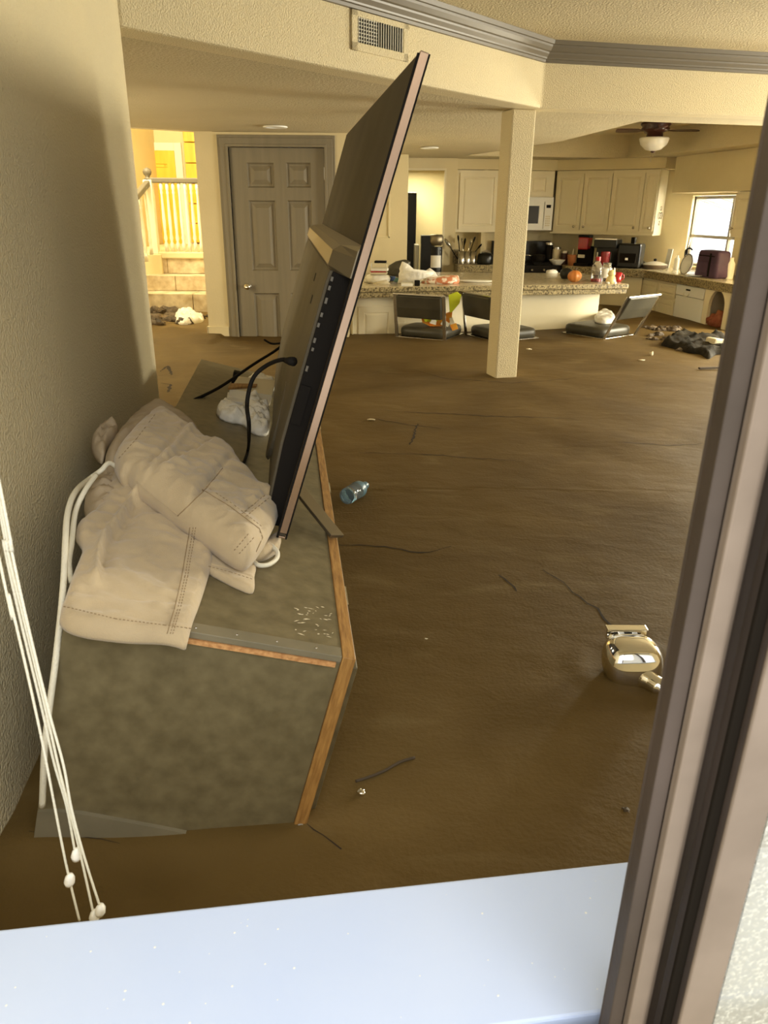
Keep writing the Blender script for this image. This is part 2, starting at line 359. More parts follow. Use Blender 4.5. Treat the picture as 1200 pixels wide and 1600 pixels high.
# kitchen plan
ZC = .41
A = aty(704, 362, 9.65); B = aty(862, 363, 9.75); Cc = aty(1026, 367, 9.05)
zu0 = (A.z+B.z)/2
Q = atz(996, 420, ZC); Q2 = atz(1146, 444, ZC)
rd = (Q2.xy-Q.xy).normalized(); rn = Vector((-rd.y, rd.x))     # rn points to the right wall
if rn.x < 0: rn = -rn
ab = (B.xy-A.xy).normalized(); abn = Vector((-ab.y, ab.x)); bcv = (Cc.xy-B.xy).normalized(); bcn = Vector((-bcv.y, bcv.x))
def isect(p, d, q, e):
    den = d.x*e.y-d.y*e.x; t = ((q.x-p.x)*e.y-(q.y-p.y)*e.x)/den; return p+d*t
K1 = isect(A.xy+abn*.34, ab, B.xy+bcn*.34, bcv)
K2 = isect(B.xy+bcn*.34, bcv, Q.xy+rn*.62, rd)
K0 = A.xy+abn*.34-ab*.02
def slab_wall(name, P, Qp, n, z0, z1, t=.1, m='walls2'): return wall(name, [P, Qp, Qp+n*t, P+n*t], z0, z1, m)
slab_wall('wall_kitchen_back', K0, K1+ab*.02, abn, -.25, ZL)
slab_wall('wall_kitchen_corner', K1-bcv*.02, K2, bcn, -.25, ZL)
# right kitchen wall with window hole and an added unseen opening for side daylight
Wp = Vector((K2.x, K2.y, 0)); rn3 = Vector((rn.x, rn.y, 0))
def sR(px, py, off=0):      # distance along the right wall plane (offset towards the room) and height
    q = atpl(px, py, Wp - rn3*off, rn3); return (q.xy-K2).dot(rd), q.z
w0 = sR(1068, 360)[0]; w1 = sR(1150, 360)[0]; wzt = sR(1110, 305)[1]; wzb = ZC+.03
MR = Matrix.Translation((K2.x, K2.y, 0)) @ Matrix(((rd.x, rn.x, 0, 0), (rd.y, rn.y, 0, 0), (0, 0, 1, 0), (0, 0, 0, 1)))
LR = 3.1
mb = MB(); mb.box((-.1, 0, -.25), (w0, .14, ZL), MR); mb.box((w1, 0, -.25), (2.15, .14, ZL), MR); mb.box((2.98, 0, -.25), (LR, .14, ZL), MR); mb.box((2.15, 0, 1.30), (2.98, .14, ZL), MR); mb.box((w0, 0, -.25), (w1, .14, wzb), MR); mb.box((w0, 0, wzt), (w1, .14, ZL), MR)
struct(mb.build('wall_kitchen_right', M['walls2']))
# soffit over cupboards and window
sf = [A.xy-ab*.02, isect(A.xy, ab, B.xy, bcv), Cc.xy, Cc.xy+bcn*.12, K2+rd*.05-rn*.33+bcv*0, K2+rd*LR-rn*.33, K2+rd*LR+rn*.02, K2+bcn*.02, K1+bcn*.02, K0]
zs1 = aty(860, 266, 9.7).z
wall('wall_soffit', sf[:4]+[K2-bcv*.02+bcn*.0]+sf[7:], zs1, ZL-.001, 'walls2')
zs2 = sR(1100, 300, .33)[1]
wall('wall_window_soffit', [K2-rn*.33+rd*.12, K2+rd*LR-rn*.33, K2+rd*LR, K2+rd*.02], zs2, ZL-.001, 'walls2')
# patio side and the near window wall
wall('wall_kitchen_side', [K2+rd*LR, K2+rd*LR+rn*.14, Vector((5.0, 5.9)), Vector((4.9, 5.8))], -.25, ZL, 'walls2')
mb = MB(); mb.box((4.95, .1, -.25), (5.05, 3.0, ZH)); mb.box((4.95, 5.5, -.25), (5.05, 6.0, ZH)); mb.box((4.95, 3.0, 1.5), (5.05, 5.5, ZH))
struct(mb.build('wall_right', M['wall']))
SE0 = atz(0, 1452, .35).xy; SE1 = atz(985, 1345, .35).xy; sd = (SE1-SE0).normalized(); sn = Vector((-sd.y, sd.x))
MW = Matrix.Translation((SE0.x, SE0.y, 0)) @ Matrix(((sd.x, sn.x, 0, 0), (sd.y, sn.y, 0, 0), (0, 0, 1, 0), (0, 0, 0, 1)))
mb = MB(); mb.box((-.30, -.42, -.3), (5.2, -.03, .325), MW); mb.box((-.30, -.25, 1.62), (5.2, -.03, ZH), MW); mb.box((-.34, -.42, -.3), (-.22, -.03, ZH), MW); mb.box((2.3, -.25, .32), (5.2, -.03, ZH), MW)
struct(mb.build('wall_window_side', M['wall']))

# ------------------------------------------------------------------ mud floor
def mud_z(x, y):
    z = .012*noise.noise(Vector((x*.9, y*.9, 0))) + .006*noise.noise(Vector((x*3.1, y*2.3, 3))) + .0012*noise.noise(Vector((x*9, y*14, 5)))
    z += .030*math.exp(-((x+.62)**2/.02 + (y-1.25)**2/.25))             # banked up against the left wall
    z += .012*math.exp(-(((y-.98-.1*(x+.6))/.05)**2))*(1 if -.7 < x < .1 else 0)*max(0, min(1, (.1-x)/.2))
    if y > 6.2 and x < -1.4: z += .05*max(0, noise.noise(Vector((x*4, y*4, 9))))+.02
    d = math.hypot(x-.596, y-1.55)
    z += .003*math.exp(-((d-.12)/.03)**2)
    return z - .004
ys = []; y = .45
while y < 11.0: ys.append(y); y += .008+.010*max(0, y-.9)
mb = MB(); NXX = 260
for y in ys:
    hw0 = -3.1 if y > 2.8 else -1.0
    hw1 = 5.05
    for i in range(NXX):
        t = i/(NXX-1); a = -.62*y-.25; b_ = .62*y+.35; a = max(hw0, a); b_ = min(hw1, b_)
        # dense in view, sparse at the flanks
        if t < .04: x = hw0+(a-hw0)*(t/.04)
        elif t > .96: x = b_+(hw1-b_)*((t-.96)/.04)
        else: x = a+(b_-a)*((t-.04)/.92)
        mb.v.append(Vector((x, y, mud_z(x, y))))
mb.f = [(j*NXX+i, j*NXX+i+1, (j+1)*NXX+i+1, (j+1)*NXX+i) for j in range(len(ys)-1) for i in range(NXX-1)]
floor = struct(mb.build('floor', M['mud'], smooth=True))
# drying cracks, dark and narrow, lying in the skin of the mud
def crack(px, w, jag=.006, name='crack'):
    pts = [atz(x, y, 0) for x, y in px]; out = []
    for a, b_ in zip(pts, pts[1:]):
        n = max(2, int((b_-a).length/.025))
        for k in range(n): out.append(a.lerp(b_, k/n))
    out.append(pts[-1]); L = []; R = []
    for i, p in enumerate(out):
        d = (out[min(i+1, len(out)-1)]-out[max(i-1, 0)]).normalized(); s = Vector((-d.y, d.x, 0))
        ww = 1.15*w*(.35+.65*math.sin(math.pi*min(1, max(0, (i+.3)/len(out)))))*random.uniform(.5, 1.3)
        p = p+s*random.uniform(-jag, jag)
        for arr, sg in ((L, 1), (R, -1)):
            q = p+s*ww*sg*.5; q.z = mud_z(q.x, q.y)+.0012; arr.append(q)
    n = len(L); mb = MB().add(L+R, [(i, i+1, n+i+1, n+i) for i in range(n-1)])
    struct(mb.build('crack', M['crack'], floor))
for c in (([(850,888),(880,908),(905,932),(932,950),(955,975),(985,998)], .0055), ([(524,849),(560,850),(600,853),(640,860),(670,862),(705,852)], .006),
          ([(780,898),(795,910),(806,924)], .005), ([(652,660),(648,675),(641,695)], .012), ([(480,1292),(505,1308),(532,1328)], .003),
          ([(560,706),(700,712),(820,722)], .006), ([(600,640),(760,650),(900,655)], .007), ([(250,580),(262,572),(268,585)], .02), ([(252,598),(266,600),(262,612)], .018),
          ([(960,690),(1040,694),(1100,690)], .006), ([(640,575),(700,590),(800,598),(900,590)], .008),
          ([(48,1322),(90,1323),(130,1325),(190,1322)], .0016), ([(575,652),(640,662),(690,668)], .007)): crack(*c)
# ------------------------------------------------------------------ tilted console
MC = Matrix.Translation((-.4818, .9953, .4598)) @ Matrix.Rotation(.1240, 4, 'Z') @ Matrix.Rotation(.0037, 4, 'X') @ Matrix.Rotation(.2596, 4, 'Y')
CW, CL, CH = .456, 2.01, .60
MCi = MC.inverted()
def oncon(px, py, n=0):
    "point of the plane n metres above the console top, in console coordinates"
    q = atpl(px, py, MC @ Vector((0, 0, n)), (MC.to_3x3() @ Vector((0, 0, 1)))); return MCi @ q
def onface(px, py, off=0):
    q = atpl(px, py, MC @ Vector((0, -off, 0)), (MC.to_3x3() @ Vector((0, 1, 0)))); return MCi @ q
con = thing('media_console', None, 'long media console with stone-look grey-green top and oak edges, tilted and sunk in the mud', 'console', mat=MC)
MB().box((0, .004, -CH), (CW-.022, CL, -.012)).build('body', M['stone'], con, bevel=.0015)
MB().box((0, .030, -.012), (CW-.0225, CL, 0)).build('top', M['stone'], con)
MB().box((0, .001, -.0105), (CW-.0225, .0295, .0012)).build('edge_strip', M['strip'], con, bevel=.001)
MB().box((.04, -.0012, -.020), (CW-.03, .0035, -.0115)).build('raw_edge', M['rawedge'], con)
MB().box((CW-.022, -.002, -CH), (CW, CL, .0025)).build('oak_frame', M['oak'], con, bevel=.0015)
for k in range(3):
    v0 = .04+k*.655
    d = MB().box((CW, v0, -CH+.05), (CW+.018, v0+.62, -.04)).build('door', M['stone'], con, bevel=.002)
    MB().box((CW+.018, v0+.27, -.075), (CW+.03, v0+.35, -.065)).build('door_handle', M['steel'], d)
for k in range(5): MB().lathe([(.0, 0), (.0022, 0), (.0016, .0012), (0, .0014)], 10, Matrix.Translation((.13+k*.065, .015, .001))).build('screw', M['steel'], con)
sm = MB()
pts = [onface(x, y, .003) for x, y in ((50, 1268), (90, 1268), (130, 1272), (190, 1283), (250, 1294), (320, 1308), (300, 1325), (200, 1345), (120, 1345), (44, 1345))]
sm.rings([[Vector((max(.002, p.x), -.004, p.z)) for p in pts], [Vector((max(.002, p.x), .006, p.z)) for p in pts]]); sm.build('lower_curved_strip', M['strip'], con)  # thin, paler curved strip low on the near face
# scuffed pale scratches near the front corner
sc = MB()
for k in range(46):
    x, y = random.uniform(462, 532), random.uniform(948, 996); p = oncon(x, y, .0006)
    a = random.uniform(-.6, 1.0); l = random.uniform(.0015, .007); w_ = random.uniform(.0006, .0016)
    dx, dy = math.cos(a)*l, math.sin(a)*l; nx, ny = -math.sin(a)*w_, math.cos(a)*w_
    if p.x < CW-.026: sc.add([(p.x-dx, p.y-dy, .0007), (p.x+nx, p.y+ny, .0009), (p.x+dx, p.y+dy, .0007), (p.x-nx, p.y-ny, .0007)], [(0, 1, 2, 3)])
o = sc.build('scratches', M['card'], con); o['kind'] = 'stuff'

# ------------------------------------------------------------------ television
MT = MC @ Matrix.Translation((.334, .3585, .03)) @ Matrix.Rotation(math.radians(2.5), 4, 'Y')
MTi = MT.inverted()
tv = thing('television', None, 'large flat television leaning on the tilted console, dusty back with silver band', 'television', mat=MT)
TH, TW = .90, 1.60
MB().box((-.0175, .003, .004), (-.003, TW-.003, TH-.002)).build('back_panel', M['tvback'], tv, bevel=.001)
MB().box((-.003, .004, .006), (0, TW-.004, TH-.006)).build('screen', M['screen'], tv)
ed = MB(); ed.box((-.0165, -.001, .012), (-.002, .003, TH+.001)); ed.box((-.0165, -.001, TH-.002), (-.002, TW, TH+.001)); ed.box((-.0165, TW-.003, 0), (-.002, TW, TH+.001)); ed.box((-.0165, 0, .0), (-.002, TW, .004))
ed.build('edge_band', M['tvedge'], tv, bevel=.0008)
e2 = MB(); e2.box((-.0205, -.0012, .0), (-.0165, .004, TH-.004)); e2.box((-.002, -.0012, .0), (.0008, .004, TH)); e2.build('edge_seam', M['black'], tv)
hz_ = [(-.058, .56), (-.060, .52), (-.060, .20), (-.050, .06), (-.040, .0), (-.0175, .0), (-.0175, .575), (-.022, .575)]
def slabx(y0, y1, prof):
    return MB().rings([[Vector((x, y0, z)) for x, z in prof], [Vector((x, y1, z)) for x, z in prof]])
slabx(.056, 1.50, [(-.058, .525), (-.060, .50), (-.060, .18), (-.052, .06), (-.044, .005), (-.0175, .005), (-.0175, .525)]).build('rear_housing', M['tvcover'], tv, bevel=.004)
slabx(.046, .056, [(-.052, .524), (-.054, .50), (-.054, .18), (-.047, .06), (-.040, .005), (-.0175, .005), (-.0175, .524)]).build('port_bay', M['black'], tv, bevel=.001)
bp0 = [(-.019, .584), (-.050, .572), (-.062, .560), (-.063, .532), (-.056, .524), (-.0175, .524), (-.0175, .584)]
bd = MB().rings([[Vector((max(x, -.023) if y < .01 else x, y, z)) for x, z in bp0] for y in (.004, .070, 1.52)]).build('silver_band', M['silver'], tv, bevel=.003)
def tvp(px, py, y=.0455):
    o_ = MTi @ EYE; r = MTi.to_3x3() @ ray(px, py); return o_ + r*((y-o_.y)/r.y)
for (x, y, hh) in ((519, 436, .012), (515, 450, .012), (510, 470, .016), (503, 492, .012), (498, 508, .012), (492, 532, .014), (489, 546, .010), (480, 576, .016), (473, 606, .008)):
    p = tvp(x, y); MB().box((p.x-.003, .0435, p.z-hh*.35), (p.x+.002, .0462, p.z+hh*.35)).build('port', M['port'], tv, bevel=.0005)
p = tvp(466, 640); MB().box((p.x-.008, .042, p.z-.03), (p.x+.012, .0462, p.z+.05)).build('rear_label', M['black'], tv)
for zz in (.47, .43): MB().box((-.0612, .30+.1*(zz-.43)/.04, zz), (-.0598, .32+.1*(zz-.43)/.04, zz+.018)).build('vent_slot', M['dark'], tv)
pl = MB().rings([[Vector((-.056-.004*math.cos(a)*k, .40+k*.10*math.cos(a), .13+.10*k*math.sin(a))) for a in [math.pi*2*j/24 for j in range(24)]] for k in (1,)]+[[Vector((-.0615, .40+.094*math.cos(a), .13+.094*math.sin(a))) for a in [math.pi*2*j/24 for j in range(24)]]])
pl.build('leg_cover', M['tvcover'], tv)
def bar(mb, a, b, w, t, up=Vector((0, 0, 1))):
    a = Vector(a); b = Vector(b); d = (b-a).normalized(); s = d.cross(up).normalized()*w/2; u = s.cross(d).normalized()*t/2
    return mb.rings([[a+s+u, a-s+u, a-s-u, a+s-u], [b+s+u, b-s+u, b-s-u, b+s-u]])
def c2t(u, v, n): return MTi @ (MC @ Vector((u, v, n)))
bar(MB(), c2t(.318, .70, .062), c2t(.452, .470, .012), .036, .008).build('leg', M['silver'], tv, bevel=.001)
bar(MB(), c2t(.300, .56, .045), c2t(.20, .50, .008), .036, .008).build('leg', M['silver'], tv, bevel=.001)
bar(MB(), c2t(.318, 1.62, .062), c2t(.448, 1.85, .012), .036, .008).build('leg', M['silver'], tv, bevel=.001)

# cables at the television
def wpt(u, v, n): return MC @ Vector((u, v, n))
p0_ = MT @ (tvp(462, 566, .03) + Vector((-.004, 0, 0)))
pw = [p0_, MT @ tvp(440, 562, .06), MT @ tvp(415, 572, .10), MT @ tvp(395, 592, .10), MT @ tvp(386, 630, .08), MT @ tvp(389, 665, .06), MC @ oncon(388, 700, .02), MC @ oncon(381, 722, .008), MC @ oncon(366, 745, .01)]
c1 = MB().tube(curve_pts(pw, 10), .0042, 10).build('power_cable', M['black'], smooth=True); tag(c1, 'black power cable plugged into the back of the television and curling down to the console', 'cable')
pg = MB(); a_ = MTi @ pw[0]; b_ = MTi @ pw[1]; pg.tube([pw[0], pw[0].lerp(pw[1], .35), pw[0].lerp(pw[1], .7)], [.009, .008, .005], 10); pg.build('plug', M['black'], c1, smooth=True)
gy = [aty(447, 534, 2.9), aty(430, 548, 2.85), aty(395, 570, 2.7), aty(340, 607, 2.5), aty(276, 637, 2.3), aty(250, 652, 2.22)]
c2 = MB().tube(curve_pts(gy, 6), .0052, 8).build('cable', M['black'], smooth=True); tag(c2, 'straight black cable stretched from behind the television down to the left wall', 'cable')
gy = [aty(413, 531, 2.95), aty(425, 537, 2.93), aty(440, 536, 2.9)]
c3 = MB().tube(curve_pts(gy, 6), .004, 8).build('cable', M['black'], smooth=True); tag(c3, 'short black cable end poking out left of the television above the console', 'cable')

# ------------------------------------------------------------------ crumpled things on the console behind the television
def blob(outline, base, T, nf=.012, seed=0, n_at=None, ridge=(), spine=None, K=14, NO=72, conv=None, freq=18, edge=.55, tuck=.0, nlo=None, nhi=None, patch=(), wr=.0, sub_=4, rw=None, grid=42):
    """soft thing lying on the console: outline (picture points) laid on the plane above the console,
    raised to a rounded, folded body of thickness T"""
    n_at = base + T*.45 if n_at is None else n_at
    conv = conv or (lambda x, y: oncon(x, y, n_at))
    if nlo is None: ps = [conv(x, y) for x, y in outline]
    else:
        ya = min(y for x, y in outline); yb_ = max(y for x, y in outline)
        ps = [oncon(x, y, nhi+(nlo-nhi)*(y-ya)/(yb_-ya)) for x, y in outline]
    ps = [Vector((p.x, p.y, 0)) for p in ps]
    cl = []; m_ = len(ps)
    for i in range(m_):
        a, b, c, d = ps[i-1], ps[i], ps[(i+1) % m_], ps[(i+2) % m_]
        for j in range(sub_):
            t = j/sub_; cl.append(.5*((2*b)+(c-a)*t+(2*a-5*b+4*c-d)*t*t+(3*b-a-3*c+d)*t**3))
    cen = sum(cl, Vector())/len(cl)
    if spine: sa, sb = [conv(*q) for q in spine]; sa = Vector((sa.x, sa.y, 0)); sb = Vector((sb.x, sb.y, 0))
    def foot(o):
        if not spine: return cen
        d = sb-sa; t = max(0, min(1, (o-sa).dot(d)/d.length_squared)); return sa+d*t
    rid = [([conv(*q) for q in line], amp, wd) for line, amp, wd in ridge]
    pts_ = [([conv(*q) for q in poly_], amp) for poly_, amp in patch]
    def disp(x, y):
        z = nf*noise.fractal(Vector((x*freq, y*freq, seed)), 1.0, 2.0, 3)
        if wr:
            q = Vector((x*(11)+.5*noise.noise(Vector((x*9, y*9, 1))), y*22+.8*noise.noise(Vector((x*7, y*7, 2))), seed))
            z += wr*((1-abs(noise.noise(q)))**5-.35) + wr*.6*((1-abs(noise.noise(q*2.1)))**6-.3)
        for poly_, amp in pts_:
            ins = False; best = 9; m2 = len(poly_)
            for i in range(m2):
                a, b = poly_[i-1], poly_[i]
                if (a.y > y) != (b.y > y) and x < (b.x-a.x)*(y-a.y)/(b.y-a.y)+a.x: ins = not ins
                dx, dy = b.x-a.x, b.y-a.y; t = max(0, min(1, ((x-a.x)*dx+(y-a.y)*dy)/(dx*dx+dy*dy))); best = min(best, math.hypot(x-a.x-dx*t, y-a.y-dy*t))
            k_ = .5+(.5 if ins else -.5)*min(1, best/.003); z += amp*k_
        for line, amp, wd in rid:
            best = 9
            for a, b in zip(line, line[1:]):
                ax, ay = a.x, a.y; dx, dy = b.x-ax, b.y-ay; L2 = dx*dx+dy*dy
                t = max(0, min(1, ((x-ax)*dx+(y-ay)*dy)/L2)); best = min(best, math.hypot(x-ax-dx*t, y-ay-dy*t))
            z += amp*math.exp(-(best/wd)**2)
        return z
    # outline (dense), interior grid, distance to the rim gives the rounded height
    from mathutils.geometry import delaunay_2d_cdt
    size = max(max(p.x for p in cl)-min(p.x for p in cl), max(p.y for p in cl)-min(p.y for p in cl))
    g = size/grid; rw_ = rw if rw else T*.8
    # even spacing along the rim
    rim = []; acc = 0
    for a, b in zip(cl, cl[1:]+cl[:1]):
        L_ = (b-a).length; n_ = max(1, int(round(L_/g)))
        for k in range(n_): rim.append(a.lerp(b, k/n_))
    def dist(x, y):
        best = 9; ins = False; m2 = len(rim)
        for i in range(m2):
            a, b = rim[i-1], rim[i]
            if (a.y > y) != (b.y > y) and x < (b.x-a.x)*(y-a.y)/(b.y-a.y)+a.x: ins = not ins
            dx, dy = b.x-a.x, b.y-a.y; L2 = dx*dx+dy*dy+1e-12
            t = max(0, min(1, ((x-a.x)*dx+(y-a.y)*dy)/L2)); ex, ey = x-a.x-dx*t, y-a.y-dy*t; q = ex*ex+ey*ey
            if q < best: best = q
        return math.sqrt(best) if ins else -1
    pts = [(p.x, p.y) for p in rim]; ds = [0.0]*len(pts)
    xmin = min(p.x for p in rim); xmax = max(p.x for p in rim); ymin = min(p.y for p in rim); ymax = max(p.y for p in rim)
    yy = ymin; row = 0
    while yy < ymax:
        xx = xmin+(g*.5 if row % 2 else 0)
        while xx < xmax:
            d = dist(xx, yy)
            if d > g*.45: pts.append((xx, yy)); ds.append(d)
            xx += g
        yy += g*.87; row += 1
    # extra dense loops close to the rim so that the roll-over is round
    nr_ = len(rim)
    out = delaunay_2d_cdt([Vector(p) for p in pts], [(i, (i+1) % nr_) for i in range(nr_)], [], 1, 1e-6)
    vco, _, faces, orig = out[0], out[1], out[2], out[3]
    mb = MB(); top = []; rimmap = {}
    for k, v in enumerate(vco):
        o_ids = orig[k]; d = ds[o_ids[0]] if o_ids else dist(v.x, v.y)
        a = min(1, max(0, d)/rw_); h = T*(.45+.55*math.sqrt(max(0, 1-(1-a)**2))); wgt = min(1, d/(rw_*.5)) if d > 0 else 0
        top.append(Vector((v.x, v.y, base+h+wgt*disp(v.x, v.y))))
        for o_ in o_ids:
            if o_ < nr_: rimmap[o_] = k
    mb.add(top, [tuple(f) for f in faces])
    if len(rimmap) == nr_:
        prev = [rimmap[i] for i in range(nr_)]
        for s_, hh in ((1-tuck*.3, T*.2), (1-tuck, 0)):
            b0_ = len(mb.v)
            for p in rim: q = cen+(p-cen)*s_ if not spine else foot(p)+(p-foot(p))*s_; mb.v.append(Vector((q.x, q.y, base+hh)))
            cur = list(range(b0_, b0_+nr_))
            for i in range(nr_): mb.f.append((prev[i], prev[(i+1) % nr_], cur[(i+1) % nr_], cur[i]))
            prev = cur
        mb.f.append(tuple(prev))
    return mb
tb = thing('plastic_bag', None, 'crumpled white plastic bag on the console left of the television', 'bag', mat=MC)
blob([(340, 634), (352, 628), (372, 640), (385, 622), (397, 614), (408, 630), (420, 640), (421, 670), (398, 669), (380, 655), (362, 652), (345, 645)], .001, .040, .012, 3, freq=30, n_at=.02, wr=.016, grid=60).build('film', M['bag'], tb, smooth=True)
pb = thing('card_box', None, 'flat cream cardboard box behind the crumpled bag on the console', 'box', mat=MC)
q0, q1, q2, q3 = [oncon(x, y, .03) for x, y in ((358, 612), (424, 622), (430, 598), (372, 592))]
MB().prism([(q.x, q.y) for q in (q0, q1, q2, q3)], .002, .04).build('carton', M['card'], pb, bevel=.002)
q0, q1, q2, q3 = [oncon(x, y, .045) for x, y in ((356, 607), (400, 604), (402, 601), (360, 600))]
MB().prism([(q.x, q.y) for q in (q0, q1, q2, q3)], .041, .048).build('flap', M['oak'], pb)
q0, q1, q2, q3 = [oncon(x, y, .002) for x, y in ((353, 630), (390, 634), (392, 618), (355, 617))]
nb = MB().prism([(q.x, q.y) for q in (q0, q1, q2, q3)], .0015, .012).build('paper_pad', M['paper'], bevel=.001); nb.matrix_world = MC
tag(nb, 'small white paper pad under the front of the cream box on the console', 'paper')
q = oncon(366, 602, .0); rb = MB().box((q.x-.012, q.y-.01, .002), (q.x+.012, q.y+.03, .05)).build('remote_control', M['black'], bevel=.003); rb.matrix_world = MC
tag(rb, 'small black remote standing beside the cream box on the console', 'remote')
cb = thing('clear_bag', None, 'rumpled clear plastic bag behind the cream box on the console', 'bag', mat=MC)
blob([(372, 596), (385, 588), (400, 580), (425, 588), (430, 600), (400, 606)], .002, .03, .012, 8, freq=30, n_at=.03).build('film', M['bag'], cb, smooth=True)

# ------------------------------------------------------------------ khaki shorts draped over the console corner
sh = thing('cargo_shorts', None, 'khaki cargo shorts crumpled over the near left corner of the console', 'shorts', mat=MC)
legp = blob([(96, 948), (98, 962), (112, 972), (135, 979), (160, 983), (205, 988), (255, 990), (278, 994), (292, 998), (296, 990), (304, 960), (316, 928), (328, 890), (337, 858), (338, 848), (330, 835), (300, 815), (268, 790), (240, 752), (222, 715), (200, 690), (180, 705), (168, 745), (158, 778), (142, 800), (124, 812), (121, 830), (131, 850), (116, 890), (104, 925)],
     -.002, .028, .004, 1, spine=((215, 935), (205, 770)), freq=16, n_at=.018, wr=.005, rw=.014, grid=95,
     ridge=[([(207, 787), (184, 818), (160, 845), (150, 880), (146, 915)], .020, .006), ([(216, 792), (196, 824), (172, 852), (160, 890)], -.009, .009), ([(196, 700), (184, 740), (196, 768), (207, 787)], .016, .008), ([(222, 722), (216, 755), (228, 780), (212, 790)], .012, .006), ([(232, 742), (236, 772), (262, 790), (300, 822)], -.016, .010), ([(207, 700), (203, 735), (212, 765)], -.014, .006),
            ([(212, 790), (222, 778), (240, 781)], .008, .004), ([(110, 925), (180, 940), (260, 945)], -.003, .008), ([(300, 822), (286, 901), (264, 990)], .0022, .006), ([(175, 730), (165, 770), (150, 800)], -.012, .008), ([(97, 946), (180, 966), (257, 976), (298, 981)], -.0035, .0022),
            ([(140, 815), (170, 835), (190, 842)], -.004, .010), ([(240, 850), (255, 880), (250, 910)], -.004, .014), ([(150, 930), (200, 948), (250, 952)], .004, .006)])
legp.build('leg', M['fabric'], sh, smooth=True)
roll = blob([(178, 712), (186, 696), (198, 680), (215, 660), (228, 650), (236, 642), (262, 648), (282, 660), (300, 672), (318, 688), (330, 697), (340, 690), (352, 700), (366, 716), (380, 738), (392, 748), (402, 760), (420, 778), (437, 792), (434, 808), (428, 826), (420, 842), (406, 862), (390, 878), (372, 876), (345, 858), (316, 834), (288, 814), (262, 796), (240, 778), (212, 756), (200, 742), (188, 738), (182, 726)],
     .022, .080, .005, 2, spine=((228, 700), (385, 825)), freq=18, rw=.055, grid=95, n_at=.09, tuck=.22, nlo=.045, nhi=.075, wr=.006,
     patch=[([(210, 752), (335, 690), (372, 705), (356, 722), (276, 808)], .006), ([(310, 762), (396, 730), (450, 790), (405, 890), (350, 850), (276, 808)], -.003)],
     ridge=[([(216, 750), (270, 724), (333, 694)], -.013, .0045), ([(222, 742), (262, 716), (300, 672)], .010, .007), ([(228, 732), (258, 706), (290, 668)], -.008, .005), ([(276, 806), (318, 766), (358, 720)], -.010, .004), ([(316, 768), (360, 795), (407, 828)], .003, .004), ([(376, 805), (416, 772)], -.009, .005),
            ([(400, 842), (414, 812), (434, 800)], -.022, .007), ([(408, 850), (424, 822), (436, 806)], .010, .006), ([(186, 714), (214, 683), (242, 646)], -.004, .003), ([(250, 690), (290, 720), (300, 740)], -.004, .012), ([(198, 735), (214, 724), (236, 722)], .008, .006), ([(200, 742), (225, 735), (250, 728)], -.008, .005), ([(330, 740), (370, 760), (390, 790)], -.005, .010)])
rollo = roll.build('rolled_leg', M['fabric'], sh, smooth=True)
blob([(165, 722), (172, 692), (190, 662), (212, 636), (236, 620), (268, 630), (300, 655), (316, 680), (300, 700), (240, 690), (200, 710), (182, 740)], -.002, .070, .007, 4, freq=20, edge=.6, n_at=.06, spine=((200, 690), (270, 660)), nlo=.02, nhi=.06, wr=.006, K=24,
     ridge=[([(190, 665), (215, 650), (250, 650)], -.010, .006), ([(170, 700), (185, 680), (215, 668)], .012, .006)]).build('lining', M['fabric2'], sh, smooth=True)
blob([(134, 772), (146, 752), (160, 730), (178, 720), (196, 728), (196, 765), (180, 792), (160, 800), (142, 796)], -.03, .05, .016, 5, freq=34, n_at=.0, wr=.008, K=22).build('inner_fold', M['fabric2'], sh, smooth=True)
blob([(322, 862), (350, 866), (397, 878), (398, 900), (396, 921), (372, 914), (348, 902), (330, 892), (322, 884)], .001, .014, .003, 6, freq=20, edge=.25, n_at=.010, K=24,
     ridge=[([(325, 884), (360, 893), (397, 906)], -.002, .002)]).build('hem', M['fabric'], sh, smooth=True)
blob([(390, 876), (412, 850), (430, 832), (438, 830), (439, 848), (430, 862), (412, 874)], .001, .03, .006, 7, freq=40, edge=.5, n_at=.012, nlo=.004, nhi=.02).build('hem_fold', M['fabric'], sh, smooth=True)
blob([(146, 674), (156, 662), (172, 658), (186, 664), (182, 678), (170, 688), (164, 704), (154, 698), (147, 686)], .002, .05, .010, 9, freq=40, n_at=.035, wr=.010, grid=30,
     ridge=[([(156, 690), (160, 676), (176, 668)], -.022, .005)]).build('waistband', M['fabric2'], sh, smooth=True)
bpy.context.view_layer.update()
dgs = bpy.context.evaluated_depsgraph_get()
shorts_parts = [c for c in sh.children]
trees = [BVHTree.FromObject(c, dgs) for c in shorts_parts]
def hit(px, py):
    o_ = MCi @ EYE; r = (MCi.to_3x3() @ ray(px, py)).normalized(); best = None
    for t in trees:
        h = t.ray_cast(o_, r)
        if h[0] is not None and (best is None or h[3] < best[3]): best = h
    return None if best is None else best[0] + best[1]*(.0004 if best[1].dot(r) < 0 else -.0004)
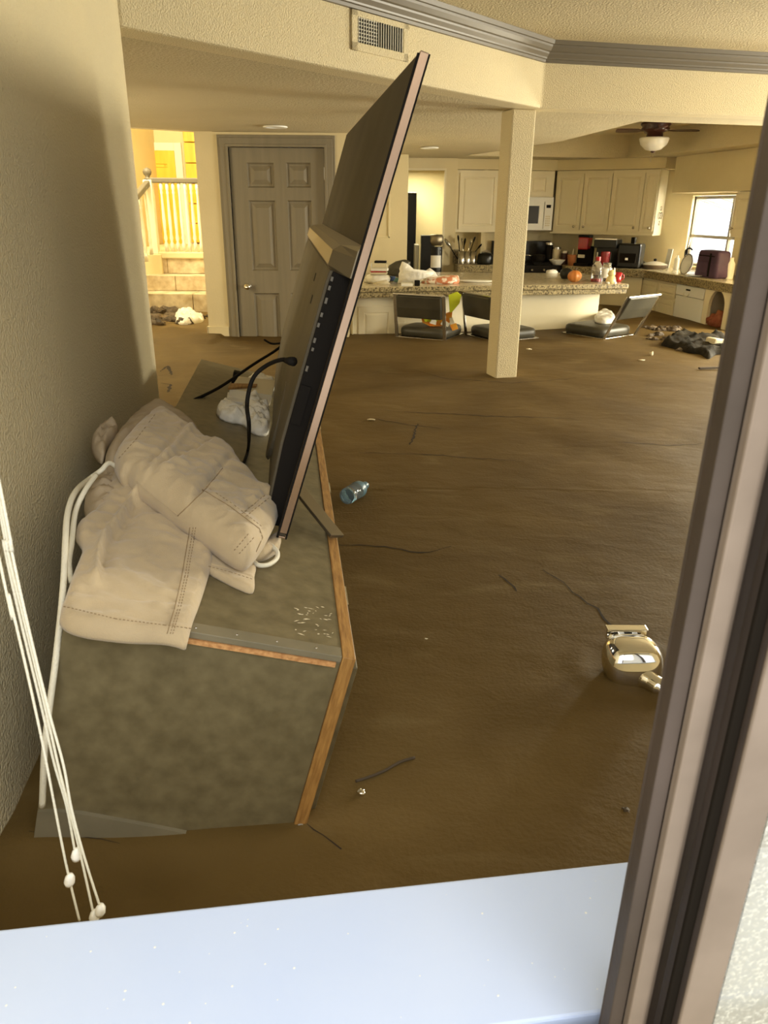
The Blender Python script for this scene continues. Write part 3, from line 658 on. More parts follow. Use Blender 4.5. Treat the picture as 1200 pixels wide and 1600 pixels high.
def seam(px, rad, dash=False, name='stitching', mt='stitch', step=3.0):
    pts = []
    for (x0, y0), (x1, y1) in zip(px, px[1:]):
        n = max(2, int(math.hypot(x1-x0, y1-y0)/step))
        for k in range(n+1):
            h = hit(x0+(x1-x0)*k/n, y0+(y1-y0)*k/n)
            if h: pts.append(h)
    mb = MB(); runs = []
    if dash:
        for a, b in zip(pts[::2], pts[1::2]):
            if (b-a).length < .02 and (b-a).length > 1e-5: mb.tube([a, b], rad, 5)
    else:
        run_ = []
        for p in pts:
            if run_ and (p-run_[-1]).length < 1e-5: continue
            if run_ and (p-run_[-1]).length > .03:
                runs.append(run_); run_ = []
            run_.append(p)
        runs.append(run_); run_ = max(runs, key=len)
        if len(run_) > 1: mb.tube(run_, rad, 6)
    if mb.f: mb.build(name, M[mt], sh, smooth=True)
seam([(97, 947), (180, 967), (257, 977), (298, 982)], .0008, True)
for dx in (0, 5, 9): seam([(297+dx, 824), (284+dx, 901), (273+dx, 950), (261+dx, 990)], .0007, dx > 0, step=2.2)
seam([(214, 753), (240, 775), (278, 805)], .0012, name='pocket_edge', mt='fabric')
seam([(316, 765), (360, 792), (405, 826), (410, 840), (400, 862)], .0009)
seam([(322, 760), (364, 788), (408, 822)], .0007, True)
seam([(278, 806), (318, 768), (356, 722)], .0010)
seam([(366, 860), (390, 832)], .0007, True); seam([(374, 865), (398, 838)], .0007, True)
seam([(378, 803), (416, 772)], .0007, True); seam([(384, 807), (420, 778)], .0007, True)
seam([(186, 716), (214, 685), (242, 648)], .0007, True)
seam([(326, 885), (360, 894), (397, 906)], .0006, True)

# white cable draped over the corner
cp = [MC @ oncon(196, 742, .03), MC @ oncon(172, 724, .06), MC @ oncon(158, 735, .05), MC @ oncon(140, 748, .03), aty(118, 768, 1.30), aty(106, 800, 1.22), aty(102, 850, 1.14), aty(100, 900, 1.08), aty(95, 960, 1.03), aty(86, 1040, .99), aty(78, 1100, .97), aty(70, 1170, .95), aty(66, 1260, .95)]
wc_ = MB().tube(curve_pts(cp, 8), .0052, 10).build('white_cable', M['cord'], smooth=True); tag(wc_, 'thick white cable draped from under the khaki shorts down between console and left wall', 'cable')
cp = [aty(150, 742, 1.36), aty(132, 768, 1.30), aty(118, 800, 1.26), aty(112, 850, 1.2), aty(108, 880, 1.16), aty(112, 910, 1.13)]
MB().tube(curve_pts(cp, 8), .0048, 10).build('inner_loop', M['cord'], wc_, smooth=True)
cp = [oncon(392, 874, .012), oncon(404, 883, .012), oncon(420, 882, .012), oncon(432, 873, .014), oncon(433, 862, .018), oncon(424, 852, .02)]
wl = MB().tube(curve_pts(cp, 8), .0046, 10).build('white_cable', M['cord'], smooth=True); wl.matrix_world = MC; tag(wl, 'white cable loop peeking out right of the khaki shorts on the console', 'cable')

# ------------------------------------------------------------------ window, sill, sash and blind cords
win = bpy.data.objects.new('window_1', None); COL.objects.link(win); win.matrix_world = MW; struct(win)
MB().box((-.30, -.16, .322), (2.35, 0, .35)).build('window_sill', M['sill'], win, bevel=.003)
sp_ = MB()
for k in range(60):
    c_ = Vector((random.uniform(-.05, .75), random.uniform(-.15, -.01), .3502)); r_ = random.uniform(.0004, .0013)
    sp_.add([c_+Vector((r_*math.cos(a), r_*math.sin(a), .0003*(1 if j_ % 2 else .4))) for j_, a in enumerate([math.pi*2*q_/6 for q_ in range(6)])], [(0, 1, 2, 3, 4, 5)])
o = sp_.build('dust_specks', M['white2'], win); o['kind'] = 'stuff'
sdn = Vector((sn.x, sn.y, 0)); MWi = MW.inverted()
def wx(px, y, py=1345): return (MWi @ atpl(px, py, MW @ Vector((0, y, 0)), sdn)).x
def stile(prof, name, m_, z0=.33, z1=1.62, bv=.0015):
    # prof: list of (picture column, depth y)
    front = [(wx(p, y), y) for p, y in prof]; yb = max(y for _, y in prof)+.004
    poly = front + [(front[-1][0], yb), (front[0][0], yb)]
    return MB().prism(poly, z0, z1).build(name, M[m_], win, bevel=bv)
stile([(986, -.180), (1000, -.205), (1024, -.207)], 'sash_stile', 'bronze')
stile([(1028, -.209), (1034, -.214), (1060, -.214), (1066, -.209)], 'glazing_bead', 'bronzel')
stile([(1066, -.19), (1098, -.19)], 'sash_channel', 'bronze')
stile([(1024.5, -.200), (1028, -.200)], 'groove', 'rubber')
stile([(1094, -.228), (1111, -.228)], 'gap_shade_strip', 'rubber')  # black strip set in front; paints the shade of the sash gap
stile([(1112, -.205), (1124, -.232)], 'frame_return', 'bronze')
stile([(1124.5, -.236), (1182, -.236)], 'frame_stile', 'bronzel')
xg = wx(1180, -.222)
MB().box((xg, -.224, .36), (xg+.78, -.219, 1.6)).build('pane', M['dirtypane'], win)
MB().box((-.25, -.25, .33), (2.3, -.17, .345)).box((-.25, -.25, 1.59), (2.3, -.17, 1.62)).box((xg+.78, -.24, .33), (xg+.84, -.17, 1.62)).build('track', M['bronze'], win, bevel=.001)

pv = Matrix.Translation((wx(985, -.18), -.18, .62)); Rf = pv @ Matrix.Rotation(math.radians(.45), 4, 'Y') @ pv.inverted()
for c in win.children:
    if c.name.split('.')[0] in ('sash_stile', 'glazing_bead', 'sash_channel', 'gap_shade_strip', 'groove', 'frame_return', 'frame_stile', 'pane'): c.matrix_basis = Rf
def cord(label, top, pts, Y=.655, r=.0014, tas=None):
    P = [aty(x, y, Y) for x, y in pts]; P = [Vector((P[0].x-.004, P[0].y, 1.58))] + P
    o = MB().tube(curve_pts(P, 8), r, 8).build('blind_cord', M['cord'], smooth=True); tag(o, label, 'cord', 'blind cords hanging at the window')
    if tas:
        q = aty(*tas, Y); MB().lathe([(0, -.009), (.0045, -.009), (.0062, -.004), (.0055, .003), (.003, .008), (0, .009)], 12, Matrix.Translation(q) @ Matrix.Rotation(.25, 4, 'Y')).build('tassel', M['bag'], o, smooth=True)
    return o
cord('leftmost white blind cord, hanging alone with a clear bead partway down', 0, [(-4, 860), (14, 930), (40, 1040), (62, 1140), (75, 1205), (95, 1310), (108, 1372), (124, 1438)], tas=(109, 1374))
cord('white blind cord ending in a clear bead halfway along its two neighbours', 0, [(-12, 740), (6, 850), (30, 960), (66, 1110), (84, 1190), (104, 1260), (117, 1330)], Y=.66, tas=(120, 1334))
cord('third white blind cord from the left, clear tassel just above the sill', 0, [(-8, 740), (10, 850), (38, 970), (74, 1120), (92, 1200), (110, 1270), (128, 1345), (146, 1428)], Y=.652, tas=(148, 1430))
cord('rightmost white blind cord with a clear tassel just above the sill', 0, [(-4, 740), (16, 850), (42, 970), (76, 1110), (99, 1195), (112, 1265), (132, 1340), (156, 1416)], Y=.648, tas=(157, 1421))
# ------------------------------------------------------------------ things lying on the mud
def mpp(p): return (Vector(p)-EYE).dot(fd)/FPX     # metres per picture pixel at a place
def standing(name, px, py, z, label, cat, group=None, rz=0):
    p = atz(px, py, z); t = thing(name, p, label, cat, group, rz); t['m'] = mpp(p); s = mpp(p); del t['m']; return t, s
def lat(prof, s, n=20, M_=None): return MB().lathe([(r*s, z*s) for r, z in prof], n, M_)
# plastic bottle
pa = atz(541, 776, .03); pb2 = atz(577, 750, .03); ax = (pb2-pa); ax.z = -.012; ax.normalize()
bt = thing('plastic_bottle', None, 'clear plastic water bottle with a blue label lying on the mud right of the console', 'bottle', mat=Matrix.Translation(pa) @ ax.to_track_quat('Z', 'Y').to_matrix().to_4x4())
MB().lathe([(0, 0), (.026, .001), (.031, .006), (.032, .02), (.030, .026), (.032, .032), (.032, .045), (.0305, .05), (.032, .056), (.032, .10), (.028, .12), (.014, .145), (.013, .158), (0, .158)], 24).build('bottle_body', M['clear'], bt, smooth=True)
MB().lathe([(.0325, .082), (.0328, .083), (.0325, .112), (.029, .122)], 24).build('label', M['bluecap'], bt, smooth=True)
MB().lathe([(0, .150), (.0155, .150), (.0155, .168), (0, .168)], 20).build('cap', M['bluecap'], bt, auto=.5, smooth=True)
# chrome fixture: rounded body, flanged plate on top, bent spout
p = atz(986, 1056, 0)
ch = thing('chrome_fixture', (p.x, p.y, 0), 'shiny chrome rounded fixture with a flanged plate and short spout lying in the mud', 'fixture')
rg = []; KX = .066
for k in range(0, 19):
    t = k/18*math.pi; z = .034 - .050*math.cos(t); r = math.sin(t)**.5
    rg.append([Vector((KX*r*math.copysign(abs(math.cos(a))**.75, math.cos(a)), .050*r*math.copysign(abs(math.sin(a))**.75, math.sin(a))+.016*(z/.07), max(-.02, z))) for a in [2*math.pi*j/40 for j in range(40)]])
MB().rings(rg).build('body', M['chrome'], ch, smooth=True)
MB().tube(curve_pts([(.015, -.022, .016), (.036, -.052, .012), (.054, -.072, .010), (.070, -.082, .014)], 6), [.026]*4+[.022]*5+[.017]*5+[.013]*5, 16).build('spout', M['chrome'], ch, smooth=True)
fl = MB().box((-.050, .052, .064), (.042, .058, .090)).box((-.050, .046, .088), (.042, .070, .091)).box((-.024, .036, .058), (-.010, .054, .080)).box((.008, .036, .058), (.02, .054, .080))
fl.build('flange_plate', M['chrome'], ch, bevel=.0015)
for c in ch.children: c.scale = (1.06,)*3
for x in (-.034, .0, .028): MB().lathe([(0, 0), (.0045, 0), (.0045, .0012), (0, .0012)], 12, Matrix.Translation((x, .0518, .078)) @ Matrix.Rotation(math.pi/2, 4, 'X')).build('screw_hole', M['dark'], ch)
# small lumps
def lump(px, py, r, name, label, cat, m_, group=None, sq=(1, 1, .5), seed=0, z=0):
    p = atz(px, py, z); mb = MB(); rg = []
    for k in range(0, 9):
        t = k/8*math.pi; rg.append([])
        for j in range(14):
            a = 2*math.pi*j/14; v = Vector((math.sin(t)*math.cos(a)*sq[0], math.sin(t)*math.sin(a)*sq[1], -math.cos(t)*sq[2]))
            v *= r*(1+.55*noise.noise(v*1.9+Vector((seed, seed*3, 0)))); rg[-1].append(v)
    mb.rings(rg); o = mb.build(name, M[m_], smooth=True); o.location = (p.x, p.y, p.z+r*sq[2]*.45); return tag(o, label, cat, group)
lump(564, 1238, .008, 'foil_lump', 'small crumpled silvery scrap poking out of the mud beside the groove', 'scrap', 'chrome', seed=3)
lump(978, 1268, .008, 'mud_clod', 'small dark clod on the mud nearer than the chrome fixture, beside the window frame', 'clod', 'clod', seed=5)
lump(665, 999, .007, 'pale_chip', 'tiny pale chip on the mud right of the console corner', 'chip', 'card', seed=6, sq=(1.4, .6, .3))
lump(580, 656, .014, 'pale_chip', 'tiny pale chip on the mud beyond the plastic bottle', 'chip', 'card', seed=7, sq=(1.4, .5, .3))
st = [atz(x, y, 0)+Vector((0, 0, .002)) for x, y in ((556, 1222), (575, 1216), (600, 1206), (625, 1192), (648, 1185))]
o = MB().tube(curve_pts(st, 5), [.0028]*21, 7).build('stick', M['oldwood'], smooth=True); tag(o, 'thin dark muddy stick half sunk in the mud near the silvery scrap', 'stick')
lump(468, 1291, .009, 'foil_lump', 'small greyish scrap stuck at the bottom end of the console oak edge', 'scrap', 'grey', seed=9)
o = MB().box((-.10, -.012, 0), (.10, .012, .012)).build('stick', M['oldwood'], bevel=.003); q = atz(1112, 576, 0); o.location = (q.x, q.y, 0); o.rotation_euler = (0, 0, .2)
tag(o, 'short dark stick on the mud at the right, beside the window frame', 'stick')
# debris by the stairs
def clods(spec, label, seed0, up_=.025):
    mb = MB()
    for i, (x, y, r) in enumerate(spec):
        p = atz(x, y, 0)
        for q_ in range(3):
            c_ = p + Vector((random.uniform(-1, 1)*r, random.uniform(-1, 1)*r, 0)); rr = r*random.uniform(.35, .8); rg = []
            for k in range(7):
                t = k/6*math.pi; rg.append([])
                for jj in range(11):
                    a = 2*math.pi*jj/11; v = Vector((math.sin(t)*math.cos(a)*1.4, math.sin(t)*math.sin(a)*.9, -math.cos(t)*.75))
                    rg[-1].append(c_+Vector((0, 0, up_))+v*rr*(1+.7*noise.noise(v*2.1+Vector((seed0+i*3+q_, 0, 0)))))
            mb.rings(rg)
    o = mb.build('mud_clods', M['clod'], smooth=True); return tag(o, label, 'mud clods', kind='stuff')
clods(((248, 487, .10), (262, 490, .13), (243, 472, .08), (300, 472, .09), (318, 476, .10), (258, 503, .10), (285, 507, .09), (305, 502, .10), (322, 499, .08), (244, 510, .09), (272, 500, .07), (284, 474, .06)), 'dark mud clods and debris heaped before the tiled stairs', 20)
p = atz(290, 492, 0)
db = thing('plastic_bag', None, 'dirty white plastic bag lying on the mud clods at the foot of the stairs', 'bag', mat=Matrix.Translation((p.x, p.y, .02)))
conv = lambda x, y: atz(x, y, .08) - p
blob([(272, 488), (280, 481), (292, 479), (304, 482), (312, 488), (316, 484), (318, 492), (308, 495), (292, 497), (276, 496)], -.02, .075, .05, 4, conv=conv, freq=9, wr=.03, NO=40).build('film', M['bag'], db, smooth=True)
# black clothes heap right
p = atz(1070, 535, 0)
bh = thing('clothes_heap', None, 'heap of muddy black cloth on the mud right of the tipped chair', 'clothes', mat=Matrix.Translation((p.x, p.y, 0)))
conv = lambda x, y: atz(x, y, .03) - p
blob([(1034, 533), (1045, 527), (1055, 518), (1070, 517), (1085, 522), (1100, 524), (1118, 520), (1135, 524), (1140, 545), (1120, 548), (1108, 554), (1095, 548), (1075, 546), (1060, 541), (1045, 537)], -.02, .065, .03, 2, conv=conv, freq=9, wr=.022, K=26, NO=40, spine=((1050, 532), (1120, 536))).build('cloth', M['blackcloth'], bh, smooth=True)
clods(((1012, 512, .05), (1022, 524, .05), (1030, 516, .05), (1042, 515, .06), (1018, 530, .035), (1050, 513, .05), (1062, 514, .05), (1038, 530, .04), (1128, 530, .07), (1060, 548, .04)), 'dark mud clods scattered around the black cloth heap', 50, .0)
lump(1018, 555, .022, 'pale_chip', 'pale scrap upright on the mud in front of the tipped chair', 'chip', 'card', seed=51, sq=(.6, .5, .9))
lump(1003, 563, .022, 'pale_chip', 'flat pale scrap on the mud nearest in front of the tipped chair', 'chip', 'card', seed=52, sq=(1.2, .6, .2))
lump(826, 546, .018, 'pale_chip', 'tiny pale scrap on the mud just right of the pillar', 'chip', 'card', seed=53, sq=(1.3, .6, .3))
q = atz(1120, 545, 0); o = MB().box((-.09, -.06, 0), (.12, .06, .09)).build('pale_block', M['card'], bevel=.015); o.location = (q.x, q.y, -.01); o.rotation_euler = (0, .15, .3)
tag(o, 'pale boxy block half sunk in mud right of the black cloth heap', 'block')

# ------------------------------------------------------------------ ceiling and wall fittings
def ring_light(px, py, label):
    p = atz(px, py, ZL); t = thing('ceiling_light', (p.x, p.y, ZL), label, 'light', 'recessed ceiling lights')
    MB().lathe([(.055, -.001), (.085, -.001), (.09, -.006), (.083, -.012), (.06, -.010), (.055, -.001)], 32).build('trim_ring', M['white2'], t, smooth=True)
    MB().lathe([(0, -.0005), (.056, -.0005), (.056, -.003), (.04, -.005), (0, -.006)], 32).build('lens', M['glassbowl'], t, smooth=True)
ring_light(430, 197, 'round recessed ceiling light in front of the grey door')
ring_light(671, 230, 'round recessed ceiling light between television and pillar')
# air vent on the beam
dl3 = Vector((dl.x, dl.y, 0)); nl3 = Vector((nl.x, nl.y, 0))
MBm = Matrix.Translation((L0.x, L0.y, 0)) @ Matrix(((dl.x, nl.x, 0, 0), (dl.y, nl.y, 0, 0), (0, 0, 1, 0), (0, 0, 0, 1)))
def sB(px, py, off=0): return MBm.inverted() @ atpl(px, py, Vector((L0.x, L0.y, 0)) - nl3*off, nl3)
a0 = sB(548, 80); a1 = sB(636, 95); at = sB(548, 12); at2 = sB(636, 38)
vx0, vx1 = a0.x, a1.x; vz0 = (a0.z+a1.z)/2; vz1 = min(1.797, (at.z+at2.z)/2)
vt = thing('air_vent', None, 'white slatted air vent high on the beam below the crown moulding', 'vent', mat=MBm @ Matrix.Translation((0, 0, 0)))
fw_ = .045; mb = MB()
for b0, b1 in (((vx0, -.009, vz0), (vx1, 0, vz0+fw_*.7)), ((vx0, -.009, vz1-fw_*.5), (vx1, 0, vz1)), ((vx0, -.009, vz0), (vx0+fw_*.8, 0, vz1)), ((vx1-fw_*.8, -.009, vz0), (vx1, 0, vz1))): mb.box(b0, b1)
mb.build('frame', M['wall'], vt, bevel=.002)
MB().box((vx0+.02, -.0015, vz0+.02), (vx1-.02, .0, vz1-.02)).build('backing', M['dark'], vt)
n = 19; mb = MB()
for k in range(n):
    x = vx0+fw_*.8+(vx1-vx0-fw_*1.6)*(k+.5)/n
    mb.rings([[Vector((x-.002, -.0085, z)), Vector((x+.0005, -.0085, z)), Vector((x+.0035, -.0015, z)), Vector((x+.001, -.0015, z))] for z in (vz0+fw_*.7, vz1-fw_*.5)])
mb.build('slats', M['white'], vt)
mb = MB()
for k in range(7):
    z = vz0+.04+(vz1-vz0-.06)*k/6.5; mb.box((vx0+fw_*.8, -.006, z), (vx0+fw_*.8+(vx1-vx0-fw_*1.6)*.42, -.004, z+.003))
mb.build('cross_slats', M['white'], vt)
# ceiling fan
fp = aty(1024, 204, 8.0); s = mpp(fp)
fn = thing('ceiling_fan', (fp.x, fp.y, fp.z), 'dark brown hugger ceiling fan with white glass bowl over the kitchen', 'fan')
hz = ZT-fp.z
lat([(0, hz/s), (22, hz/s), (23, hz/s-3), (20, 5), (22, 2), (18, -1), (12, -3), (13, -10), (0, -10)], s).build('motor_housing', M['brown'], fn, smooth=True)
lat([(0, -9), (22, -10), (23, -12), (20, -20), (12, -27), (4, -29), (0, -29)], s, 28).build('glass_bowl', M['glassbowl'], fn, smooth=True)
lat([(0, -28), (4, -28), (3, -31), (0, -32)], s).build('finial', M['brown'], fn, smooth=True)
for k, (ang, L_) in enumerate(((-8, 66), (172, 60), (82, 60), (262, 60))):
    mb = MB(); a = math.radians(ang)
    out = []
    for t, w_ in ((14, 2.5), (22, 3), (26, 6.5), (40, 8), (L_-6, 8.5), (L_-1, 6.5), (L_, 3)):
        c_ = Vector((math.cos(a)*t*s, math.sin(a)*t*s, 0)); sd_ = Vector((-math.sin(a), math.cos(a), .22)).normalized()*w_*s
        out.append([c_+sd_+Vector((0, 0, .004)), c_-sd_+Vector((0, 0, .004)), c_-sd_-Vector((0, 0, .004)), c_+sd_-Vector((0, 0, .004))])
    mb.rings(out).build('blade', M['brown'], fn, bevel=.001)
for dx, l in ((-2, 62), (3, 52)): MB().tube([(dx*s, -.01, -29*s), (dx*s, -.01, -l*s*.72)], .002, 6).build('pull_chain', M['steel'], fn)

# ------------------------------------------------------------------ stairs and railing beyond the hall
SX0, SX1 = -2.89, HL-.02
def szz(py, Y, px=285): return aty(px, py, Y).z
SY = [7.95, 8.22, 8.48]
zA, zB_, zC_ = szz(459, SY[0]), szz(431, SY[1]), szz(404, SY[2]); zD = szz(394, 8.46)
mb = MB(); rise = MB()
stairs = thing('staircase', (SX1, 8.0, 0), 'stairs faced with pale travertine tiles, mud on the treads', 'stairs')
def loc_(mb, root):
    for v in mb.v: v -= root.location
    return mb
tl = MB()
for (Y, z0, z1, off) in ((SY[0]-.02, -.25, zA, 0), (SY[1], zA, zB_, .22), (SY[2], zB_, zC_, .08)):
    x = SX0+off
    tl.box((SX0, Y, z0), (SX0+off-.006, Y+.3, z1))
    while x < SX1:
        x1 = min(x+.46, SX1); tl.box((x, Y, z0+.004), (x1-.006, Y+.3, z1)); x += .46
loc_(tl, stairs).build('tiles', M['travertine'], stairs, bevel=.004)
loc_(MB().box((SX0, SY[0]+.01, -.25), (SX1, 10.39, zA-.01)).box((SX0, SY[1]+.01, zA-.02), (SX1, 10.39, zB_-.012)).box((SX0, SY[2]+.01, zB_-.02), (SX1, 10.39, zC_-.012)), stairs).build('grout_bed', M['grout'], stairs)
ld = MB().box((SX0, 8.46, zC_), (SX1, 10.39, zD)); loc_(ld, stairs).build('landing', M['walls2'], stairs, bevel=.01)
wl_ = MB(); q0 = aty(233, 400, 8.3); wl_.prism([(q0.x-.9, 7.75), (aty(252, 395, 8.46).x, 8.44), (aty(252, 395, 8.46).x, 8.50), (q0.x-.9, 8.50)], -.25, zD-.02); loc_(wl_, stairs).build('curb', M['walls2'], stairs, bevel=.01)
rl = thing('stair_railing', (aty(242, 390, 8.5).x, 8.5, zD), 'white stair railing with turned balusters, taupe handrail and ball-topped newel', 'railing')
nwz1 = szz(281, 8.5, 238); s = mpp((rl.location))
nx = rl.location.x
bzt = nwz1-zD
MB().box((-.045, -.045, -.02), (.045, .045, bzt)).build('newel_post', M['white'], rl, bevel=.006)
MB().lathe([(0, bzt), (.045, bzt), (.03, bzt+.02), (.02, bzt+.03), (.038, bzt+.05), (.045, bzt+.075), (.038, bzt+.10), (0, bzt+.12)], 20).build('newel_ball', M['taupe'], rl, smooth=True)
hr1 = aty(312, 283, 8.5); MB().box((.02, -.03, szz(286, 8.5)-zD-.0), (HL-nx, .03, szz(278, 8.5)-zD)).build('handrail', M['taupe'], rl, bevel=.008)
q = aty(212, 308, 7.95); bar(MB(), (0, 0, szz(285, 8.5, 238)-zD), (q.x-nx, q.y-8.5, q.z-zD), .055, .055).build('handrail', M['taupe'], rl, bevel=.008)
hz2 = szz(286, 8.5)-zD
def baluster(x, y, h, z0=0):
    MB().lathe([(0, z0), (.020, z0), (.020, z0+h*.12), (.012, z0+h*.15), (.021, z0+h*.20), (.014, z0+h*.26), (.019, z0+h*.45), (.011, z0+h*.82), (.016, z0+h*.85), (.012, z0+h*.88), (.018, z0+h*.90), (.018, z0+h), (0, z0+h)], 10, Matrix.Translation((x, y, 0))).build('baluster', M['white'], rl, smooth=True)
for k in range(7):
    baluster(aty(256+k*9.2, 340, 8.5).x-nx, 0, hz2+.01)
for k in range(3): baluster(aty(231-k*9, 340, 8.3-k*.15).x-nx, -.2-k*.15, hz2-.02-.05*k, -.06*k-.02)
# orange doors beyond
BX0, BX1 = aty(223, 300, 10.35).x, aty(277, 300, 10.35).x
bz1 = aty(250, 235, 10.35).z
d2 = leaf(BX0, BX1, zD, bz1, 10.36, [(BX0+.10, BX1-.10, zD+.15, zD+.75), (BX0+.10, BX1-.10, zD+.9, bz1-.15)], t=.035).build('door_2', M['pine']); struct(d2)
cs = MB().box((BX0-.09, 10.37, zD), (BX0, 10.4, bz1+.09)).box((BX1, 10.37, zD), (BX1+.09, 10.4, bz1+.09)).box((BX0, 10.37, bz1), (BX1, 10.4, bz1+.09)); struct(cs.build('trim_5', M['white'], bevel=.004))
o0, o1 = aty(292, 300, 10.3).x, aty(318, 300, 10.3).x
ob = MB()
for k in range(9): ob.box((o0, 10.33, zD+.02+k*.235), (o1, 10.38, zD+.245+k*.235))
tag(ob.build('wooden_shutter', M['pine'], bevel=.006), 'tall orange wooden shutter right of the orange door behind the stair railing', 'shutter')

# ------------------------------------------------------------------ kitchen cupboards
def runM(P, d, n): return Matrix.Translation((P.x, P.y, 0)) @ Matrix(((d.x, n.x, 0, 0), (d.y, n.y, 0, 0), (0, 0, 1, 0), (0, 0, 0, 1)))
def sx(px, py, P, n, Mi): return Mi @ atpl(px, py, Vector((P.x, P.y, 0)), Vector((n.x, n.y, 0)))
KN = [(0, 0), (.006, 0), (.006, .012), (.014, .018), (.015, .026), (.009, .032), (0, .033)]
def cabinet(Mx, x0, x1, z0, z1, doors, label, y0=0, dep=.33, group=None, drawers=None, knobs=()):
    t = thing('wall_cabinet' if z0 > .6 else 'base_cabinet', None, label, 'cabinet', group, mat=Mx @ Matrix.Translation((x0, 0, z0)))
    w_ = x1-x0; h = z1-z0
    MB().box((0, y0+.02, 0), (w_, dep, h)).build('body', M['cab'], t, bevel=.002)
    ds = []
    for (a, b_, c, d) in doors:
        m_ = .045 if min(b_-a, d-c) > .2 else .025
        ds.append(leaf(a-x0+.004, b_-x0-.004, c-z0+.004, d-z0-.004, 0, [(a-x0+m_, b_-x0-m_, c-z0+m_, d-z0-m_)], t=.019, d=.008, w=.012).build('door' if (d-c) > .22 or z0 > .6 else 'drawer', M['cab'], t))
    for i, (x, z) in knobs: MB().lathe(KN, 12, Matrix.Translation((x-x0, 0, z-z0)) @ Matrix.Rotation(math.pi/2, 4, 'X')).build('door_knob', M['steel'], ds[i], smooth=True)
    return t
# back run
MA = runM(A.xy, ab, abn); MAi = MA.inverted()
fA = lambda x, y: sx(x, y, A.xy, abn, MAi)
x0 = fA(705, 320).x; x1 = fA(778, 320).x; zt = zs1-.005; zb = (fA(740, 363).z)
d0 = fA(717, 320).x
cabinet(MA, x0, x1, zb, zt, [(d0, x1-.01, zb+.03, zt-.03)], 'cream wall cabinet left of the pillar above the utensil crocks')
mL, mR = fA(822, 330).x, fA(863, 330).x
ov = cabinet(MA, x1+.0, mL, zb, zt, [(x1+.01, (x1+mL)/2, zb+.03, zt-.03), ((x1+mL)/2, mL-.005, zb+.03, zt-.03)], 'cream wall cabinet mostly hidden behind the pillar')
mz1 = fA(845, 308).z; mz0 = fA(845, 360).z
xm = mR-.76 if mR-.76 > mL-.3 else mL
cabinet(MA, mL, mR, mz1, zt, [(mL, fA(858, 300).x, mz1+.01, zt-.03)], 'small cream cabinet directly above the white microwave')
mw = thing('microwave', None, 'white over-range microwave right of the pillar', 'microwave', mat=MA @ Matrix.Translation((mL-.28, -.05, mz0)))
ww = mR-mL+.28; hh = mz1-mz0
MB().box((0, .02, 0), (ww, .36, hh)).build('body', M['white2'], mw, bevel=.006)
lf = leaf(.0, ww*.80, .02, hh-.05, 0, [(.07, ww*.80-.05, .07, hh-.09)], t=.02, d=.004, w=.006).build('door', M['white2'], mw)
MB().box((.078, -.001, .078), (ww*.80-.058, .003, hh-.098)).build('window', M['blackg'], lf)
MB().box((ww*.82, .002, .02), (ww-.01, .02, hh-.05)).build('control_panel', M['white2'], mw, bevel=.002)
MB().box((ww*.85, -.001, hh-.12), (ww-.035, .003, hh-.085)).build('display', M['black'], mw)
mb = MB()
for i in range(5):
    for j in range(3): mb.box((ww*.85+.02*j, -.0005, .05+i*.025), (ww*.85+.02*j+.013, .003, .065+i*.025))
mb.build('buttons', M['card'], mw)
# corner run
MBk = runM(B.xy, bcv, bcn); MBi = MBk.inverted()
fB = lambda x, y: sx(x, y, B.xy, bcn, MBi)
xs_ = [fB(x, 320).x for x in (862, 909, 953, 1003, 1026)]
zb = (fB(900, 364).z+fB(1000, 366).z)/2
cabinet(MBk, .0, xs_[2], zb, zt, [(.01, xs_[1], zb+.03, zt-.03), (xs_[1], xs_[2], zb+.03, zt-.03)], 'two-door cream wall cabinet right of the microwave',
        knobs=((0, (xs_[1]-.07, zb+.07)), (1, (xs_[1]+.05, zb+.07))))
cabinet(MBk, xs_[2], xs_[4], zb, zt, [(xs_[2], xs_[3], zb+.03, zt-.03), (xs_[3], xs_[4]-.01, zb+.03, zt-.03)], 'two-door cream wall cabinet nearest the kitchen window, metal ornament on its side',
        knobs=((0, (xs_[3]-.06, zb+.07)), (1, (xs_[4]-.05, zb+.07))))
mdl = MB().box((-.02, -.012, zb-.012), (xs_[4]+.0, .31, zb+.004))
mdl.build('t', M['cab']); o = bpy.data.objects['t']; o.name = 'trim_6'; o.matrix_world = MBk; struct(o)
# ornament of rings on the side panel
sp = Vector(Cc); om = MBk @ Matrix.Translation((xs_[4]+.004, .17, zb+.17))
orn = thing('wall_ornament', None, 'small metal scroll ornament of joined rings on the cabinet side beside the window', 'ornament', mat=om)
for (yy, zz, r) in ((-.045, .03, .035), (.045, .03, .035), (0, .03, .03), (0, .105, .022), (0, -.05, .022)):
    MB().tube([Vector((.004, yy+r*math.cos(a), zz+r*math.sin(a))) for a in [2*math.pi*j/20 for j in range(21)]], .004, 6).build('ring', M['steel'], orn, smooth=True)
